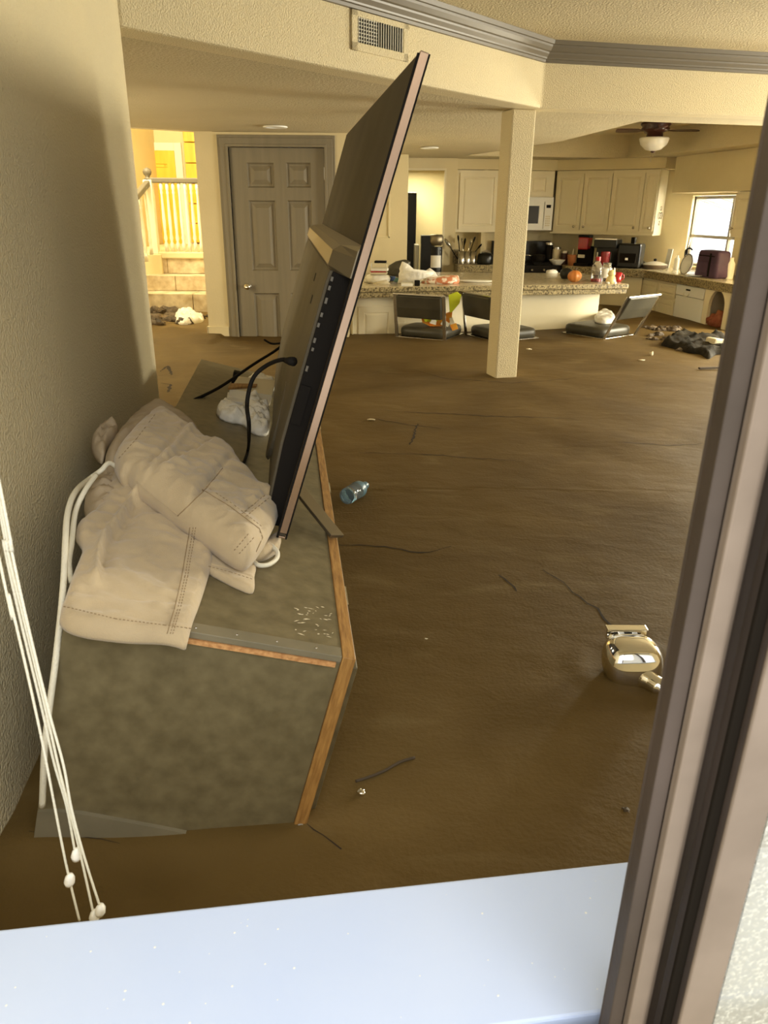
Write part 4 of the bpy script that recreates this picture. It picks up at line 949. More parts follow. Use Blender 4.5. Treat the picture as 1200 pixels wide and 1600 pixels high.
# right run: base units
MQ = runM(Q.xy, rd, rn); MQi = MQ.inverted()
MR2 = runM(Q.xy+rn*.03, rd, rn); MR2i = MR2.inverted(); PQr = Q.xy+rn*.03
fR = lambda x, y: sx(x, y, PQr, rn, MR2i)
ux = [fR(x, 450).x for x in (998, 1027, 1057, 1103, 1146)]
zc0 = ZC-.085
cabinet(MR2, ux[0]-.02, ux[1], -.25, zc0, [(ux[0], ux[1]-.005, -.20, zc0-.02)], 'cream base cabinet with a single door nearest the kitchen corner', dep=.58)
cabinet(MR2, ux[1], ux[2], -.25, zc0, [(ux[1]+.01, ux[2]-.01, fR(1040, 464).z, zc0-.02), (ux[1]+.01, ux[2]-.01, -.2, fR(1040, 466).z-.01)], 'cream drawer base cabinet left of the dishwasher', dep=.58)
dw = thing('dishwasher', None, 'white built-in dishwasher in the right kitchen run', 'dishwasher', mat=MR2 @ Matrix.Translation((ux[2], 0, -.25)))
dwh = zc0+.25
MB().box((.005, .02, 0), (ux[3]-ux[2]-.005, .58, dwh)).build('body', M['white2'], dw)
MB().box((.008, 0, 0), (ux[3]-ux[2]-.008, .02, dwh-.11)).build('door', M['white2'], dw, bevel=.004)
MB().box((.008, -.006, dwh-.105), (ux[3]-ux[2]-.008, .02, dwh-.005)).build('control_panel', M['white2'], dw, bevel=.004)
MB().box((.20, -.009, dwh-.05), (.28, -.005, dwh-.035)).build('display', M['black'], dw)
MB().tube(curve_pts([(.17, -.006, dwh-.075), (.19, -.016, dwh-.10), (.25, -.016, dwh-.10), (.27, -.006, dwh-.075)], 5), .006, 8).build('handle', M['white'], dw, smooth=True)
# end panel with arched niche
ap = thing('arched_cabinet', None, 'cream end unit with an open arched niche holding a rusty red bundle', 'cabinet', mat=MR2 @ Matrix.Translation((ux[3], 0, -.25)))
aw = ux[4]-ux[3]; ah = zc0+.25; ac = aw*.50; ar = aw*.30; az = fR(1120, 480).z+.25
arch = [(ac+ar*math.cos(a), az+ar*1.15*math.sin(a)) for a in [math.pi*k/16 for k in range(17)]]
poly = [(0, 0), (0, ah), (aw, ah), (aw, 0), (ac+ar, 0)] + arch + [(ac-ar, 0)]
MB().rings([[Vector((x, y, z)) for x, z in poly] for y in (0, .03)]).build('front_panel', M['cab'], ap)
MB().box((0, .56, 0), (aw, .58, ah)).box((0, .03, 0), (.02, .58, ah)).box((aw-.02, .03, 0), (aw, .58, ah)).build('body', M['cab'], ap)
MB().box((aw, -.01, 0), (aw+.05, .58, ah)).build('side_panel', M['cab'], ap, bevel=.004)
q = atz(1112, 503, 0.0)
for i, (dx, dy, r, mm) in enumerate(((0, .12, .12, 'redcloth'), (-.06, .08, .08, 'redcloth'), (.07, .14, .09, 'redcloth'))):
    lump(1110, 502, r*.85, 'red_bundle', ('rusty red bundle in the middle of the arched niche', 'smaller rusty red bundle at the left of the arched niche', 'rusty red bundle at the right of the arched niche')[i], 'bundle', mm, seed=60+i, sq=(1.1, .9, .9)).location = MR2 @ Vector((ux[3]+ac+dx*1.2-.02, dy-.02, .035))
# countertops on right and corner runs
bq = isect(B.xy-bcn*.30, bcv, Q.xy, rd); bj = isect(A.xy-abn*.30, ab, B.xy-bcn*.30, bcv)
stx0, stx1 = fA(775, 400).x, fA(868, 400).x
def atA(x, y): return A.xy+ab*x+abn*y
ct = [bj if False else atA(stx1+.0, -.30)]
top_poly = [atA(stx1, -.30), bj, bq, Q2.xy+rd*.05, Q2.xy+rd*.05+rn*.62, K2+bcn*0, K1, atA(stx1, .34)]
if (bj-A.xy).dot(ab) < stx1: top_poly = [isect(A.xy+ab*stx1, abn, B.xy-bcn*.30, bcv)] + top_poly[2:]
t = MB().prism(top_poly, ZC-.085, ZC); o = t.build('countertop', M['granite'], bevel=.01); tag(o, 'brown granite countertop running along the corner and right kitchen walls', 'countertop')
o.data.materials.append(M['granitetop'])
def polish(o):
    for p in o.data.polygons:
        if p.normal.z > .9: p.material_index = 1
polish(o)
cxx = fA(707, 440).x
t = MB().prism([atA(cxx, -.30), atA(stx0, -.30), atA(stx0, .34), atA(cxx, .34)], ZC-.085, ZC); o = t.build('countertop', M['granite'], bevel=.01); tag(o, 'brown granite countertop left of the black range under the utensil crocks', 'countertop'); o.data.materials.append(M['granitetop']); polish(o)
cabinet(MA, cxx+.03, stx0, -.25, ZC-.085, [(cxx+.04, (cxx+stx0)/2, .16, ZC-.10), ((cxx+stx0)/2, stx0-.01, .16, ZC-.10)], 'cream base cabinet with drawers under the utensil crocks', y0=-.27, dep=.3).location
MQb = runM(B.xy-bcn*.27, bcv, bcn)
cabinet(MQb, .16, (bq-(B.xy-bcn*.3)).length-.03, -.25, ZC-.085, [(.16, .55, .12, ZC-.10), (.55, .93, .12, ZC-.10)], 'cream drawer base cabinet under the black kitchen appliances', dep=.55)

# garden window behind the right run
win2 = bpy.data.objects.new('window_2', None); COL.objects.link(win2); win2.matrix_world = MR; struct(win2)
fm = MB(); bw = .03
def wbar(a, b_): bar(fm, a, b_, bw, bw, Vector((0.01, .02, 1)) if abs((Vector(b_)-Vector(a)).normalized().z) < .9 else Vector((0, 1, 0)))
zo = wzt-.16; y0_, y1_ = .10, .58; zm = sR(1110, 371)[1]
for x in (w0+.02, w1-.02, (w0*.25+w1*.75)): wbar((x, y0_, wzb), (x, y0_, wzt-.01))
wbar((w0, y0_, wzt-.02), (w1, y0_, wzt-.02)); wbar((w0, y0_, wzb+.01), (w1, y0_, wzb+.01)); wbar((w0, y0_, zm), (w1, y0_, zm))
for x in (w0+.02, w1-.02): wbar((x, y1_, wzb), (x, y1_, zo)); wbar((x, y0_, wzt-.02), (x, y1_, zo)); wbar((x, y0_, wzb+.01), (x, y1_, wzb+.01))
wbar((w0, y1_, zo), (w1, y1_, zo)); wbar((w0, y1_, wzb+.01), (w1, y1_, wzb+.01)); wbar(((w0+w1)/2, y0_, wzt-.02), ((w0+w1)/2, y1_, zo))
fm.build('window_frame', M['grey'], win2)
MB().box((w0, .14, wzb-.03), (w1, y1_+.02, wzb)).build('window_sill', M['white2'], win2)
gl = MB().add([(w0, y1_, wzb), (w1, y1_, wzb), (w1, y1_, zo), (w0, y1_, zo), (w0, y0_, wzt-.02), (w1, y0_, wzt-.02)], [(0, 1, 2, 3), (3, 2, 5, 4)]).build('pane', M['glass'], win2)
# cabinet right of the window
sR2 = lambda x, y: (MR.inverted() @ atpl(x, y, Wp-rn3*.33, rn3))
rc0 = sR2(1143, 340).x; rz0 = sR2(1148, 371).z; rz1 = zs2-.005
MRc = MR @ Matrix.Translation((0, -.33, 0))
cabinet(MRc, rc0, rc0+.36, rz0, rz1, [(rc0+.01, rc0+.35, rz0+.03, rz1-.02)], 'cream wall cabinet right of the kitchen window', knobs=((0, (rc0+.05, rz0+.08)),))

# ------------------------------------------------------------------ island
ZI = .41; th = .088
I0 = atz(562, 449, ZI); I1 = atz(983, 443.5, ZI); I2 = atz(912, 427, ZI); I3 = atz(700, 425, ZI)
di = (I1.xy-I0.xy).normalized(); ni = Vector((-di.y, di.x))
IL = I0.xy-di*.06
LB = Vector((HR+.03, (I3.xy-di*.92).y)); LB2 = Vector((HR+.03, (IL+ni*.15).y))
isl_top = [IL, I1.xy, I1.xy+ni*.12, I2.xy, I3.xy, LB, LB2]
island = thing('kitchen_island', (I0.x, I0.y, 0), 'long kitchen island with thick brown granite top and plain cream base', 'island')
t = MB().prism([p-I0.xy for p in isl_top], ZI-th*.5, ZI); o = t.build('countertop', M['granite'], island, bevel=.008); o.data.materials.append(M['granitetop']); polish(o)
MB().prism([p-I0.xy for p in [IL+ni*.012, I1.xy+ni*.012-di*.01, I1.xy+ni*.13-di*.02, I2.xy+ni*-.03, I3.xy-ni*.03, LB, LB2]], ZI-th, ZI-th*.5-.002).build('countertop_lip', M['granite'], island, bevel=.006)
e1_ = atz(952, 517, 0)
es = (e1_.xy-I0.xy).dot(di)
b0 = IL+ni*.20; e_ = I0.xy+di*es+ni*.22
bp_ = [b0, e_, e_+ni*.25, I2.xy-ni*.15-di*.1, I3.xy-ni*.1, LB, LB2]
MB().prism([p-I0.xy for p in bp_], -.25, ZI-th).build('base', M['cab'], island, bevel=.006)
MI = runM(I0.xy+ni*.185, di, ni); MIi = MI.inverted(); fI = lambda x, y: MIi @ atpl(x, y, Vector(((I0.xy+ni*.185).x, (I0.xy+ni*.185).y, 0)), Vector((ni.x, ni.y, 0)))
a_ = fI(560, 500).x; b_ = fI(617, 500).x; c_ = fI(628, 500).x
loc0 = Matrix.Translation((-I0.x, -I0.y, 0)) @ MI
pn = MB().box((a_-.06, 0, -.2), (c_+.03, .02, ZI-th-.001), loc0); pn.build('cabinet_front', M['cab'], island, bevel=.003)
lf = leaf(a_+.0, b_, -.2, fI(590, 479).z, -.012, [(a_+.05, b_-.06, -.1, fI(590, 488).z)], t=.012, d=.006, w=.01)
for v in lf.v: v.xyz = loc0 @ v
lf.build('door', M['cab'], island)

# ------------------------------------------------------------------ chairs half buried at the island
def make_chair(label, P, rz, recl=0, tilt=(0, 0), zoff=0):
    t = thing('dining_chair', (P[0], P[1], zoff), label, 'chair', 'dark vinyl chairs sunk in the mud at the island', rz)
    t.rotation_euler = (tilt[0], tilt[1], rz)
    rg = []
    for z, k in ((.048, .90), (.055, .98), (.085, 1.0), (.112, .985), (.124, .93), (.130, .80)):
        rg.append([Vector((.225*k*math.copysign(abs(math.cos(a))**.35, math.cos(a)), .01+.225*k*math.copysign(abs(math.sin(a))**.35, math.sin(a)), z)) for a in [2*math.pi*(j+.5)/32 for j in range(32)]])
    for r_ in rg:
        for v in r_: v.z -= .028
    MB().rings(rg).build('seat', M['vinyl'], t, smooth=True)
    fr_ = MB().box((-.225, -.235, -.002), (-.205, .235, .02)).box((.205, -.235, -.002), (.225, .235, .02)).box((-.225, -.235, -.002), (.225, -.215, .02)).box((-.225, .215, -.002), (.225, .235, .02))
    fr_.build('seat_frame', M['steel'], t, bevel=.002)
    for sx_ in (-1, 1):
        for sy in (-1, 1): MB().box((sx_*.215-.011, sy*.222-.011, -.28), (sx_*.215+.011, sy*.222+.011, .0)).build('leg', M['steel'], t, bevel=.002)
        bar(MB(), (sx_*.222, -.225, .0), (sx_*.222, -.285-recl, .385), .030, .012, Vector((0, 1, 0))).build('upright', M['steel'], t, bevel=.002)
    rg = []
    def yb(z): return -.225-(.06+recl)*(z-.03)/.355
    for z, hw, tt in ((.185, .19, .010), (.190, .205, .022), (.27, .208, .026), (.365, .205, .022), (.375, .19, .010)):
        rg.append([Vector((hw*c_, yb(z)+tt*s_, z)) for c_, s_ in ((-1, -.6), (-.95, -1), (.95, -1), (1, -.6), (1, .6), (.95, 1), (-.95, 1), (-1, .6))])
    MB().rings(rg).build('backrest', M['vinyl'], t, bevel=.003)
    MB().box((-.225, yb(.385)-.016, .376), (.225, yb(.385)+.016, .388)).build('top_rail', M['steel'], t, bevel=.002)
    return t
q = atz(681, 527, .0); make_chair('dark vinyl dining chair left of the pillar with hi-vis vest on its seat', (q.x-.035, q.y+.16), math.radians(-26), zoff=-.02)
q = atz(778, 529, .0); make_chair('dark vinyl dining chair partly hidden behind the pillar', (q.x+.055, q.y+.16), math.radians(-62), zoff=-.02)
q = atz(938, 526, .0); make_chair('dark vinyl dining chair right of the pillar, reclined, with a plastic packet on its seat', (q.x+.03, q.y+.20), math.radians(38), recl=.14, tilt=(0, 0), zoff=-.02)
# hi-vis vest and packet
q = atz(700, 508, .09)
hv = thing('hi_vis_vest', None, 'lime and orange hi-vis vest draped over the leftmost chair', 'vest', mat=Matrix.Translation((q.x, q.y+.02, .088)))
def drape(pts, name, m_, Y, T=.012):
    P = [aty(x, y, Y) - Vector((q.x, q.y+.02, .088)) for x, y in pts]
    rg_ = [[p+Vector((0, 0, 0)) for p in P], [p+Vector((0, T, 0)) for p in P]]
    return MB().rings(rg_).build(name, M[m_], hv, bevel=.002)
Yc = q.y-.20
drape([(701, 461), (714, 456), (721, 461), (718, 474), (707, 487), (703, 489), (702, 476)], 'panel', 'hiviz', atz(681, 527, 0).y-.06, .02)
drape([(658, 496), (668, 492), (690, 493), (702, 489), (707, 486), (706, 497), (702, 505), (688, 510), (672, 510), (660, 504)], 'panel', 'hivizo', Yc+.14, .06)
drape([(660, 495), (676, 492), (688, 496), (682, 503), (664, 503)], 'panel', 'hiviz', Yc+.12, .02)
for pp in ([(678, 494), (682, 502), (681, 508), (671, 505)], [(693, 499), (703, 506), (700, 511), (688, 507)], [(702, 497), (707, 496), (711, 506), (704, 508)]): drape(pp, 'reflective_strip', 'reflect', Yc+.10, .012)
drape([(703, 508), (713, 505), (716, 514), (707, 517)], 'panel', 'hivizo', Yc+.09, .015)
q2 = atz(944, 499, .085)
pk = thing('plastic_packet', None, 'clear and white plastic packet on the seat of the reclined chair', 'packet', mat=Matrix.Translation((q2.x, q2.y, .085)))
conv = lambda x, y: atz(x, y, .12)-q2
blob([(929, 496), (932, 488), (942, 484), (954, 486), (962, 494), (958, 499), (940, 500)], 0, .05, .012, 11, conv=conv, freq=14).build('film', M['bag'], pk, smooth=True)
# ------------------------------------------------------------------ things on the island
def islz(name, px, py, label, cat, group=None, rz=0, z=ZI): return standing(name, px, py, z, label, cat, group, rz)
def bx(s, w_, h, d, z0=0, x0=None, y0=0): # box in pixel units
    x0 = -w_/2 if x0 is None else x0
    return MB().box((x0*s, y0*s, z0*s), ((x0+w_)*s, (y0+d)*s, (z0+h)*s))
# stack of papers and books by the television
px_, py_ = 590, 444
t0 = atz(px_, py_, ZI); s = mpp(t0)
zz = ZI+.001
for i, (w_, h, d, m_, lab) in enumerate(((40, 14, 26, 'bag', 'bulging pale plastic packet at the bottom of the stack beside the television'), (26, 3, 20, 'card', 'cream book lowest in the stack beside the television'), (24, 2, 18, 'red', 'thin red book in the stack beside the television'),
        (26, 4, 20, 'paper', 'white box of papers on top of the red book'), (24, 8, 18, 'clear', 'clear plastic tub near the top of the stack beside the television'), (18, 3, 14, 'black', 'black tray topmost on the stack beside the television'))):
    mb = bx(s, w_, h, d); nm = ('plastic_packet', 'book', 'book', 'paper_box', 'plastic_tub', 'tray')[i]
    if i == 0:
        rg_ = [[Vector((w_/2*s*k*math.cos(a), (d/2+d/2*k*math.sin(a))*s, z*s)) for a in [2*math.pi*j/16 for j in range(16)]] for z, k in ((0, .7), (3, .95), (8, 1), (12, .85), (14, .5))]
        mb = MB().rings(rg_)
    o = mb.build(nm, M[m_], bevel=.003, smooth=(i == 0)); o.location = (t0.x+.004*i, t0.y+.02, zz); o.rotation_euler = (0, 0, .1*(-1)**i*(i > 0)); tag(o, lab, 'book' if nm == 'book' else nm.split('_')[-1]); zz += h*s
# white plastic shopping bag
def islblob(out, T, nf, seed, name, label, cat, mt, zb=ZI, freq=12, up=.3):
    c = atz(sum(x for x, y in out)/len(out), max(y for x, y in out)-2, zb)
    t = thing(name, None, label, cat, mat=Matrix.Translation((c.x, c.y, zb)))
    s = mpp(c)
    # outline is a silhouette: build as stacked rings, widest low
    ys_ = sorted({y for x, y in out}); y0, y1 = ys_[0], ys_[-1]; rg = []
    K = 9
    for k in range(K+1):
        y = y1+(y0-y1)*k/K*.985
        xs = []
        for (xa, ya), (xb, yb2) in zip(out, out[1:]+out[:1]):
            if (ya-y)*(yb2-y) <= 0 and ya != yb2: xs.append(xa+(xb-xa)*(y-ya)/(yb2-ya))
        if len(xs) < 2: continue
        a, b = min(xs), max(xs); cx = ((a+b)/2); hw = max(.6, (b-a)/2); px0 = sum(x for x, y_ in out)/len(out)
        zz_ = (y1-y)*s*1.02
        dpt = min(hw*s*.55, .11)
        rg.append([Vector(((cx-px0)*s+hw*s*math.cos(an)*(1+.12*noise.noise(Vector((math.cos(an)*2, k*.7, seed)))), .10+dpt*math.sin(an)*(1+.3*noise.noise(Vector((math.sin(an)*2, k*.9, seed+3)))), zz_)) for an in [2*math.pi*j/28 for j in range(28)]])
    o = MB().rings(rg).build('body', M[mt], t, smooth=True)
    return t
islblob([(622, 447), (624, 425), (628, 414), (636, 417), (645, 424), (656, 432), (668, 430), (676, 426), (680, 434), (660, 440), (640, 446)], 0, 0, 1, 'shopping_bag', 'crumpled white plastic shopping bag in the middle of the island clutter', 'bag', 'bag')
islblob([(658, 438), (664, 428), (672, 423), (680, 428), (686, 436), (676, 436)], 0, 0, 5, 'plastic_bag', 'peak of a second white plastic bag right of the shopping bag', 'bag', 'bag')
islblob([(602, 435), (606, 420), (618, 413), (632, 410), (642, 412), (640, 425), (622, 436)], 0, 0, 7, 'jacket', 'bundled grey and black jacket behind the shopping bag', 'clothes', 'vinyl')
islblob([(614, 444), (618, 438), (630, 438), (634, 446)], 0, 0, 2, 'glove', 'teal rubber glove at the island front edge', 'glove', 'teal')
islblob([(604, 442), (610, 435), (618, 436), (620, 443)], 0, 0, 3, 'cloth', 'dark blue cloth left of the teal glove', 'cloth', 'blue')
islblob([(582, 447), (590, 442), (604, 441), (610, 447)], 0, 0, 9, 'napkin', 'tan crumpled napkin at the island front edge left of the gloves', 'napkin', 'card')
islblob([(568, 445), (570, 437), (576, 436), (580, 444)], 0, 0, 12, 'tissue', 'white tissue on the island just right of the television', 'tissue', 'paper')
t, s = islz('notebook', 636, 447, 'white notebook lying flat in front of the shopping bag', 'notebook'); bx(s, 18, 4, 20).build('pages', M['paper'], t, bevel=.002)
t, s = islz('black_case', 652, 447, 'small black case right of the white notebook', 'case'); bx(s, 8, 8, 14).build('shell', M['black'], t, bevel=.004)
islblob([(658, 446), (662, 439), (680, 436), (700, 434), (716, 434), (720, 440), (718, 446)], 0, 0, 4, 'snack_bag', 'long patterned snack bag lying right of the white plastic bags', 'bag', 'pinkfilm')
# oval platter
t, s = islz('platter', 745, 442, 'pale oval platter on the island left of the pillar', 'platter')
MB().rings([[Vector((r*s*math.cos(a), (10+r*.32*math.sin(a))*s, z*s)) for a in [2*math.pi*j/32 for j in range(32)]] for r, z in ((20, 0), (27, 1.5), (28, 3), (26, 3), (19, 1.5))]).build('dish', M['white'], t, smooth=True)
# tissue, dark gourd, orange pumpkin
lump(861, 427, .05, 'tissue', 'crumpled white tissue at the far edge of the island right of the pillar', 'tissue', 'paper', seed=70, z=ZI, sq=(1.2, .7, .5))
t, s = islz('black_pot', 884, 436, 'round black pot behind the orange pumpkin', 'pot'); lat([(0, 0), (7, .5), (10, 6), (9.5, 12), (6, 16), (0, 17)], s).build('body', M['blackg'], t, smooth=True)
t, s = islz('pumpkin', 897, 441, 'small orange glass pumpkin on the island', 'pumpkin')
rg = []
for k in range(11):
    th_ = math.pi*k/10; rg.append([Vector((10.5*s*math.sin(th_)*(1+.07*math.cos(8*a))*math.cos(a), 10.5*s*math.sin(th_)*(1+.07*math.cos(8*a))*math.sin(a), (9-9*math.cos(th_))*s)) for a in [2*math.pi*j/48 for j in range(48)]])
MB().rings(rg).build('shell', M['orange'], t, smooth=True); MB().tube([(0, 0, 17*s), (1*s, 0, 20*s), (3*s, 0, 22*s)], [1.6*s, 1.1*s, 1*s], 8).build('stem', M['oldwood'], t, smooth=True)
# bottles
t, s = islz('water_bottle', 931, 440, 'clear bottle with red cap on the island', 'bottle'); lat([(0, 0), (8, 0), (8.5, 1), (8.5, 18), (7.5, 24), (4, 29), (3.4, 30), (3.4, 33), (0, 33)], s).build('bottle_body', M['clear'], t, smooth=True)
lat([(0, 31), (4, 31), (4, 37), (0, 37)], s).build('cap', M['red'], t); lat([(0, .5), (7.6, .5), (7.8, 5), (0, 5.2)], s).build('red_contents', M['red'], t)
t, s = islz('water_bottle', 946, 440, 'capless clear bottle between the red-capped bottle and the figurine', 'bottle'); lat([(0, 0), (7.5, 0), (8, 1), (8, 19), (6, 24), (6.5, 28), (0, 28)], s).build('bottle_body', M['clear'], t, smooth=True)
lat([(8.1, 6), (8.2, 6), (8.2, 20), (8.1, 20)], s).build('label', M['white2'], t)
# plain seated ceramic animal
t, s = islz('figurine', 954, 443, 'small cream ceramic animal figurine at the right end of the island', 'figurine')
lat([(0, 0), (7, 0), (8, 4), (6, 10), (3.5, 12), (0, 12.5)], s).build('body', M['yellow'], t, smooth=True)
lat([(0, 9), (4, 10), (6, 14), (5, 19), (0, 21)], s).build('head', M['yellow'], t, smooth=True)
for k in (-1, 1): lat([(0, 18), (1.6, 18.5), (1, 23), (0, 24)], s, 8, Matrix.Translation((k*3.5*s, 0, 0))).build('ear', M['white2'], t, smooth=True); lat([(0, 0), (3, 0), (3.2, 2.5), (0, 4)], s, 10, Matrix.Translation((k*5*s, -4*s, 0))).build('paw', M['white2'], t, smooth=True)
t, s = islz('mug', 964, 440, 'dark red mug right of the figurine', 'mug'); lat([(0, 0), (6, 0), (6.5, 2), (6.5, 14), (5.5, 14), (5.5, 2), (0, 1.5)], s).build('cup', M['red'], t, smooth=True)
MB().tube([Vector(((6+4*math.sin(a))*s, 0, (7-4.5*math.cos(a))*s)) for a in [math.pi*k/8 for k in range(9)]], .9*s, 8).build('handle', M['red'], t, smooth=True)

# ------------------------------------------------------------------ back counter and range
def on_A(px, y, name, label, cat, grp=None):     # y = distance in front(-)/behind of the upper cupboard faces
    n3 = Vector((abn.x, abn.y, 0)); q = atpl(px, 400, Vector((A.x, A.y, 0))+n3*y, n3); loc = Vector((q.x, q.y, ZC))
    t = thing(name, loc, label, cat, grp, math.atan2(ab.y, ab.x)); return t, mpp(loc)
def on_B(px, y, name, label, cat, grp=None):
    n3 = Vector((bcn.x, bcn.y, 0)); q = atpl(px, 400, Vector((B.x, B.y, 0))+n3*y, n3); loc = Vector((q.x, q.y, ZC))
    t = thing(name, loc, label, cat, grp, math.atan2(bcv.y, bcv.x)); return t, mpp(loc)
def on_R(px, y, name, label, cat, grp=None):     # y = distance behind the counter front edge
    n3 = Vector((rn.x, rn.y, 0)); q = atpl(px, 420, Vector((Q.x, Q.y, 0))+n3*y, n3); loc = Vector((q.x, q.y, ZC))
    t = thing(name, loc, label, cat, grp, math.atan2(rd.y, rd.x)); return t, mpp(loc)
rg_ = thing('range', None, 'black kitchen range behind the pillar', 'stove', mat=MA @ Matrix.Translation((stx0, -.32, 0)))
rw = stx1-stx0; m9 = mpp(atA(stx0, 0).to_3d())
MB().box((.004, .02, -.25), (rw-.004, .64, ZC-.002)).build('body', M['blackg'], rg_, bevel=.004)
MB().box((.01, 0, -.2), (rw-.01, .02, ZC-.12)).build('oven_door', M['blackg'], rg_, bevel=.004)
MB().box((.004, -.005, ZC-.11), (rw-.004, .03, ZC-.002)).build('control_panel', M['black'], rg_, bevel=.004)
for k in range(5): MB().lathe([(0, 0), (.017, 0), (.014, .022), (0, .024)], 14, Matrix.Translation((.08+k*(rw-.16)/4, -.005, ZC-.055)) @ Matrix.Rotation(math.pi/2, 4, 'X')).build('knob', M['steel'], rg_, smooth=True)
MB().box((.004, .56, ZC), (rw-.004, .64, fA(850, 378).z)).build('backguard', M['blackg'], rg_, bevel=.006)
gm = MB()
for i in range(2):
    for j in range(2):
        cx, cy = rw*(.28+.44*i), .17+.25*j; gm.box((cx-.12, cy-.008, ZC+.012), (cx+.12, cy+.008, ZC+.028)).box((cx-.008, cy-.10, ZC+.012), (cx+.008, cy+.10, ZC+.028)); gm.box((cx-.12, cy-.10, ZC), (cx+.12, cy-.09, ZC+.028)); gm.box((cx-.12, cy+.09, ZC), (cx+.12, cy+.10, ZC+.028))
gm.build('grates', M['black'], rg_)
t, s = on_A(842, -.12, 'saucepan', 'dark saucepan with steel lid on the range right of the pillar', 'pan')
lat([(0, 4), (9, 4), (10, 6), (10, 13), (9, 14), (0, 15)], s).build('pan', M['black'], t, smooth=True); MB().tube([(-10*s, 0, 11*s), (-16*s, 0, 13*s), (-22*s, 0, 13*s)], s, 8).build('handle', M['steel'], t, smooth=True)
t, s = on_A(713, -.10, 'utensil_crock', 'square granite-toned crock, leftmost of the utensil holders', 'crock'); bx(s, 9, 21, 9).build('pot', M['granite'], t, bevel=.003)
for i, (px, lab) in enumerate(((721, 'steel utensil crock standing second from the left'), (730, 'steel utensil crock in the middle of the row'), (739, 'steel utensil crock at the right end of the row'))):
    t, s = on_A(px, -.16, 'utensil_crock', lab, 'crock', 'utensil crocks beside the range'); lat([(0, 0), (5.2, 0), (5.5, 1), (5.5, 19), (5, 19), (5, 2), (0, 2)], s).build('pot', M['steel'], t, smooth=True)
UT = [('ladle', 706, 30, -14), ('spatula', 716, 38, -4), ('serving_spoon', 722, 33, 3), ('whisk', 729, 34, -4), ('spatula', 735, 32, 6), ('serving_spoon', 742, 36, 8), ('ladle', 747, 26, 14)]
for i, (nm, px, h, lean) in enumerate(UT):
    t, s = on_A(722+(px-722)*.45, -.16, nm, ('wide dark ladle leaning far left out of the crocks', 'tall dark spatula upright in the left crock', 'dark serving spoon behind the tall spatula', 'pale wire whisk in the middle crock', 'light spatula between whisk and right-hand spoon', 'serving spoon standing tallest in the right crock', 'short ladle leaning right out of the right crock')[i], nm.replace('_', ' '))
    tip = Vector((lean*s*1.1, 0, h*s)); base = Vector((0, 0, 8*s))
    m_ = 'steel' if i in (3, 4) else 'black'
    MB().tube([base, tip], .8*s, 6).build('handle', M[m_], t, smooth=True)
    r = (8, 4, 4.5, 4, 4.5, 4, 4)[i]
    d = (tip-base).normalized()
    MB().lathe([(0, -r*1.3*s), (r*.6*s, -r*s), (r*s, 0), (r*.8*s, r*.9*s), (0, r*1.3*s)], 14, Matrix.Translation(tip) @ d.to_track_quat('Z', 'Y').to_matrix().to_4x4() @ Matrix.Diagonal((1, .35, 1, 1))).build('head', M['steel' if i in (0, 3, 4) else 'black'], t, smooth=True)
t, s = on_A(758, -.16, 'slow_cooker', 'dark round pan stand right of the utensil crocks', 'cooker')
lat([(0, 0), (12, 0), (13, 3), (12, 13), (10, 16), (0, 18)], s).build('body', M['blackg'], t, smooth=True); MB().tube([Vector((11*s*math.cos(a), -3*s, (6+14*math.sin(a))*s)) for a in [math.pi*k/10 for k in range(11)]], .9*s, 6).build('handle', M['steel'], t, smooth=True)
# corner counter
t, s = on_B(857, -.05, 'canister', 'dark canister with chrome rim just right of the range', 'canister'); lat([(0, 0), (6, 0), (6, 28), (0, 28)], s).build('jar', M['black'], t, smooth=True, auto=.6); lat([(0, 28), (6.4, 28), (6.4, 31), (0, 32)], s).build('lid', M['steel'], t, smooth=True, auto=.6)
t, s = on_B(869, -.05, 'canister', 'cream canister behind the white-handled pan', 'canister'); lat([(0, 0), (6, 0), (6, 22), (0, 22)], s).build('jar', M['card'], t, smooth=True, auto=.6); lat([(0, 22), (6.4, 22), (6.4, 25), (0, 26)], s).build('lid', M['steel'], t, smooth=True, auto=.6)
t, s = on_B(882, -.05, 'canister', 'short dark red canister left of the terracotta pot', 'canister'); lat([(0, 0), (6, 0), (6, 17), (0, 17)], s).build('jar', M['brown'], t, smooth=True, auto=.6); lat([(0, 17), (6.4, 17), (6.4, 20), (0, 21)], s).build('lid', M['steel'], t, smooth=True, auto=.6)
t, s = on_B(871, -.20, 'mixing_bowl', 'white-rimmed bowl in front of the canisters', 'bowl'); lat([(0, 0), (6, 0), (12, 7), (12.5, 8), (11.5, 8), (6, 2), (0, 1.5)], s).build('bowl', M['white2'], t, smooth=True)
t, s = on_B(894, -.15, 'terracotta_pot', 'small terracotta pot left of the red coffee maker', 'pot'); lat([(0, 0), (5, 0), (7, 13), (7.5, 16), (6, 16), (5, 3), (0, 3)], s).build('pot', M['terra'], t, smooth=True); MB().tube([(0, 0, 3*s), (1*s, 0, 24*s)], .9*s, 6).build('utensil', M['card'], t)
t, s = on_B(912, -.10, 'pod_coffee_maker', 'red and black coffee maker in the kitchen corner', 'coffee maker')
bx(s, 24, 4, 22, y0=-10).build('base', M['black'], t, bevel=.004); bx(s, 24, 26, 9, 3, y0=3).build('tower', M['black'], t, bevel=.006); bx(s, 16, 18, 20, 24, y0=-9).build('brew_head', M['red'], t, bevel=.012); bx(s, 18, 4, 16, 41, y0=-7).build('top_handle', M['black'], t, bevel=.006); bx(s, 11, 5, 2, 12, y0=-11).build('drip_panel', M['steel'], t, bevel=.002)
t, s = on_B(948, -.10, 'espresso_machine', 'wide black espresso machine right of the red coffee maker', 'coffee maker')
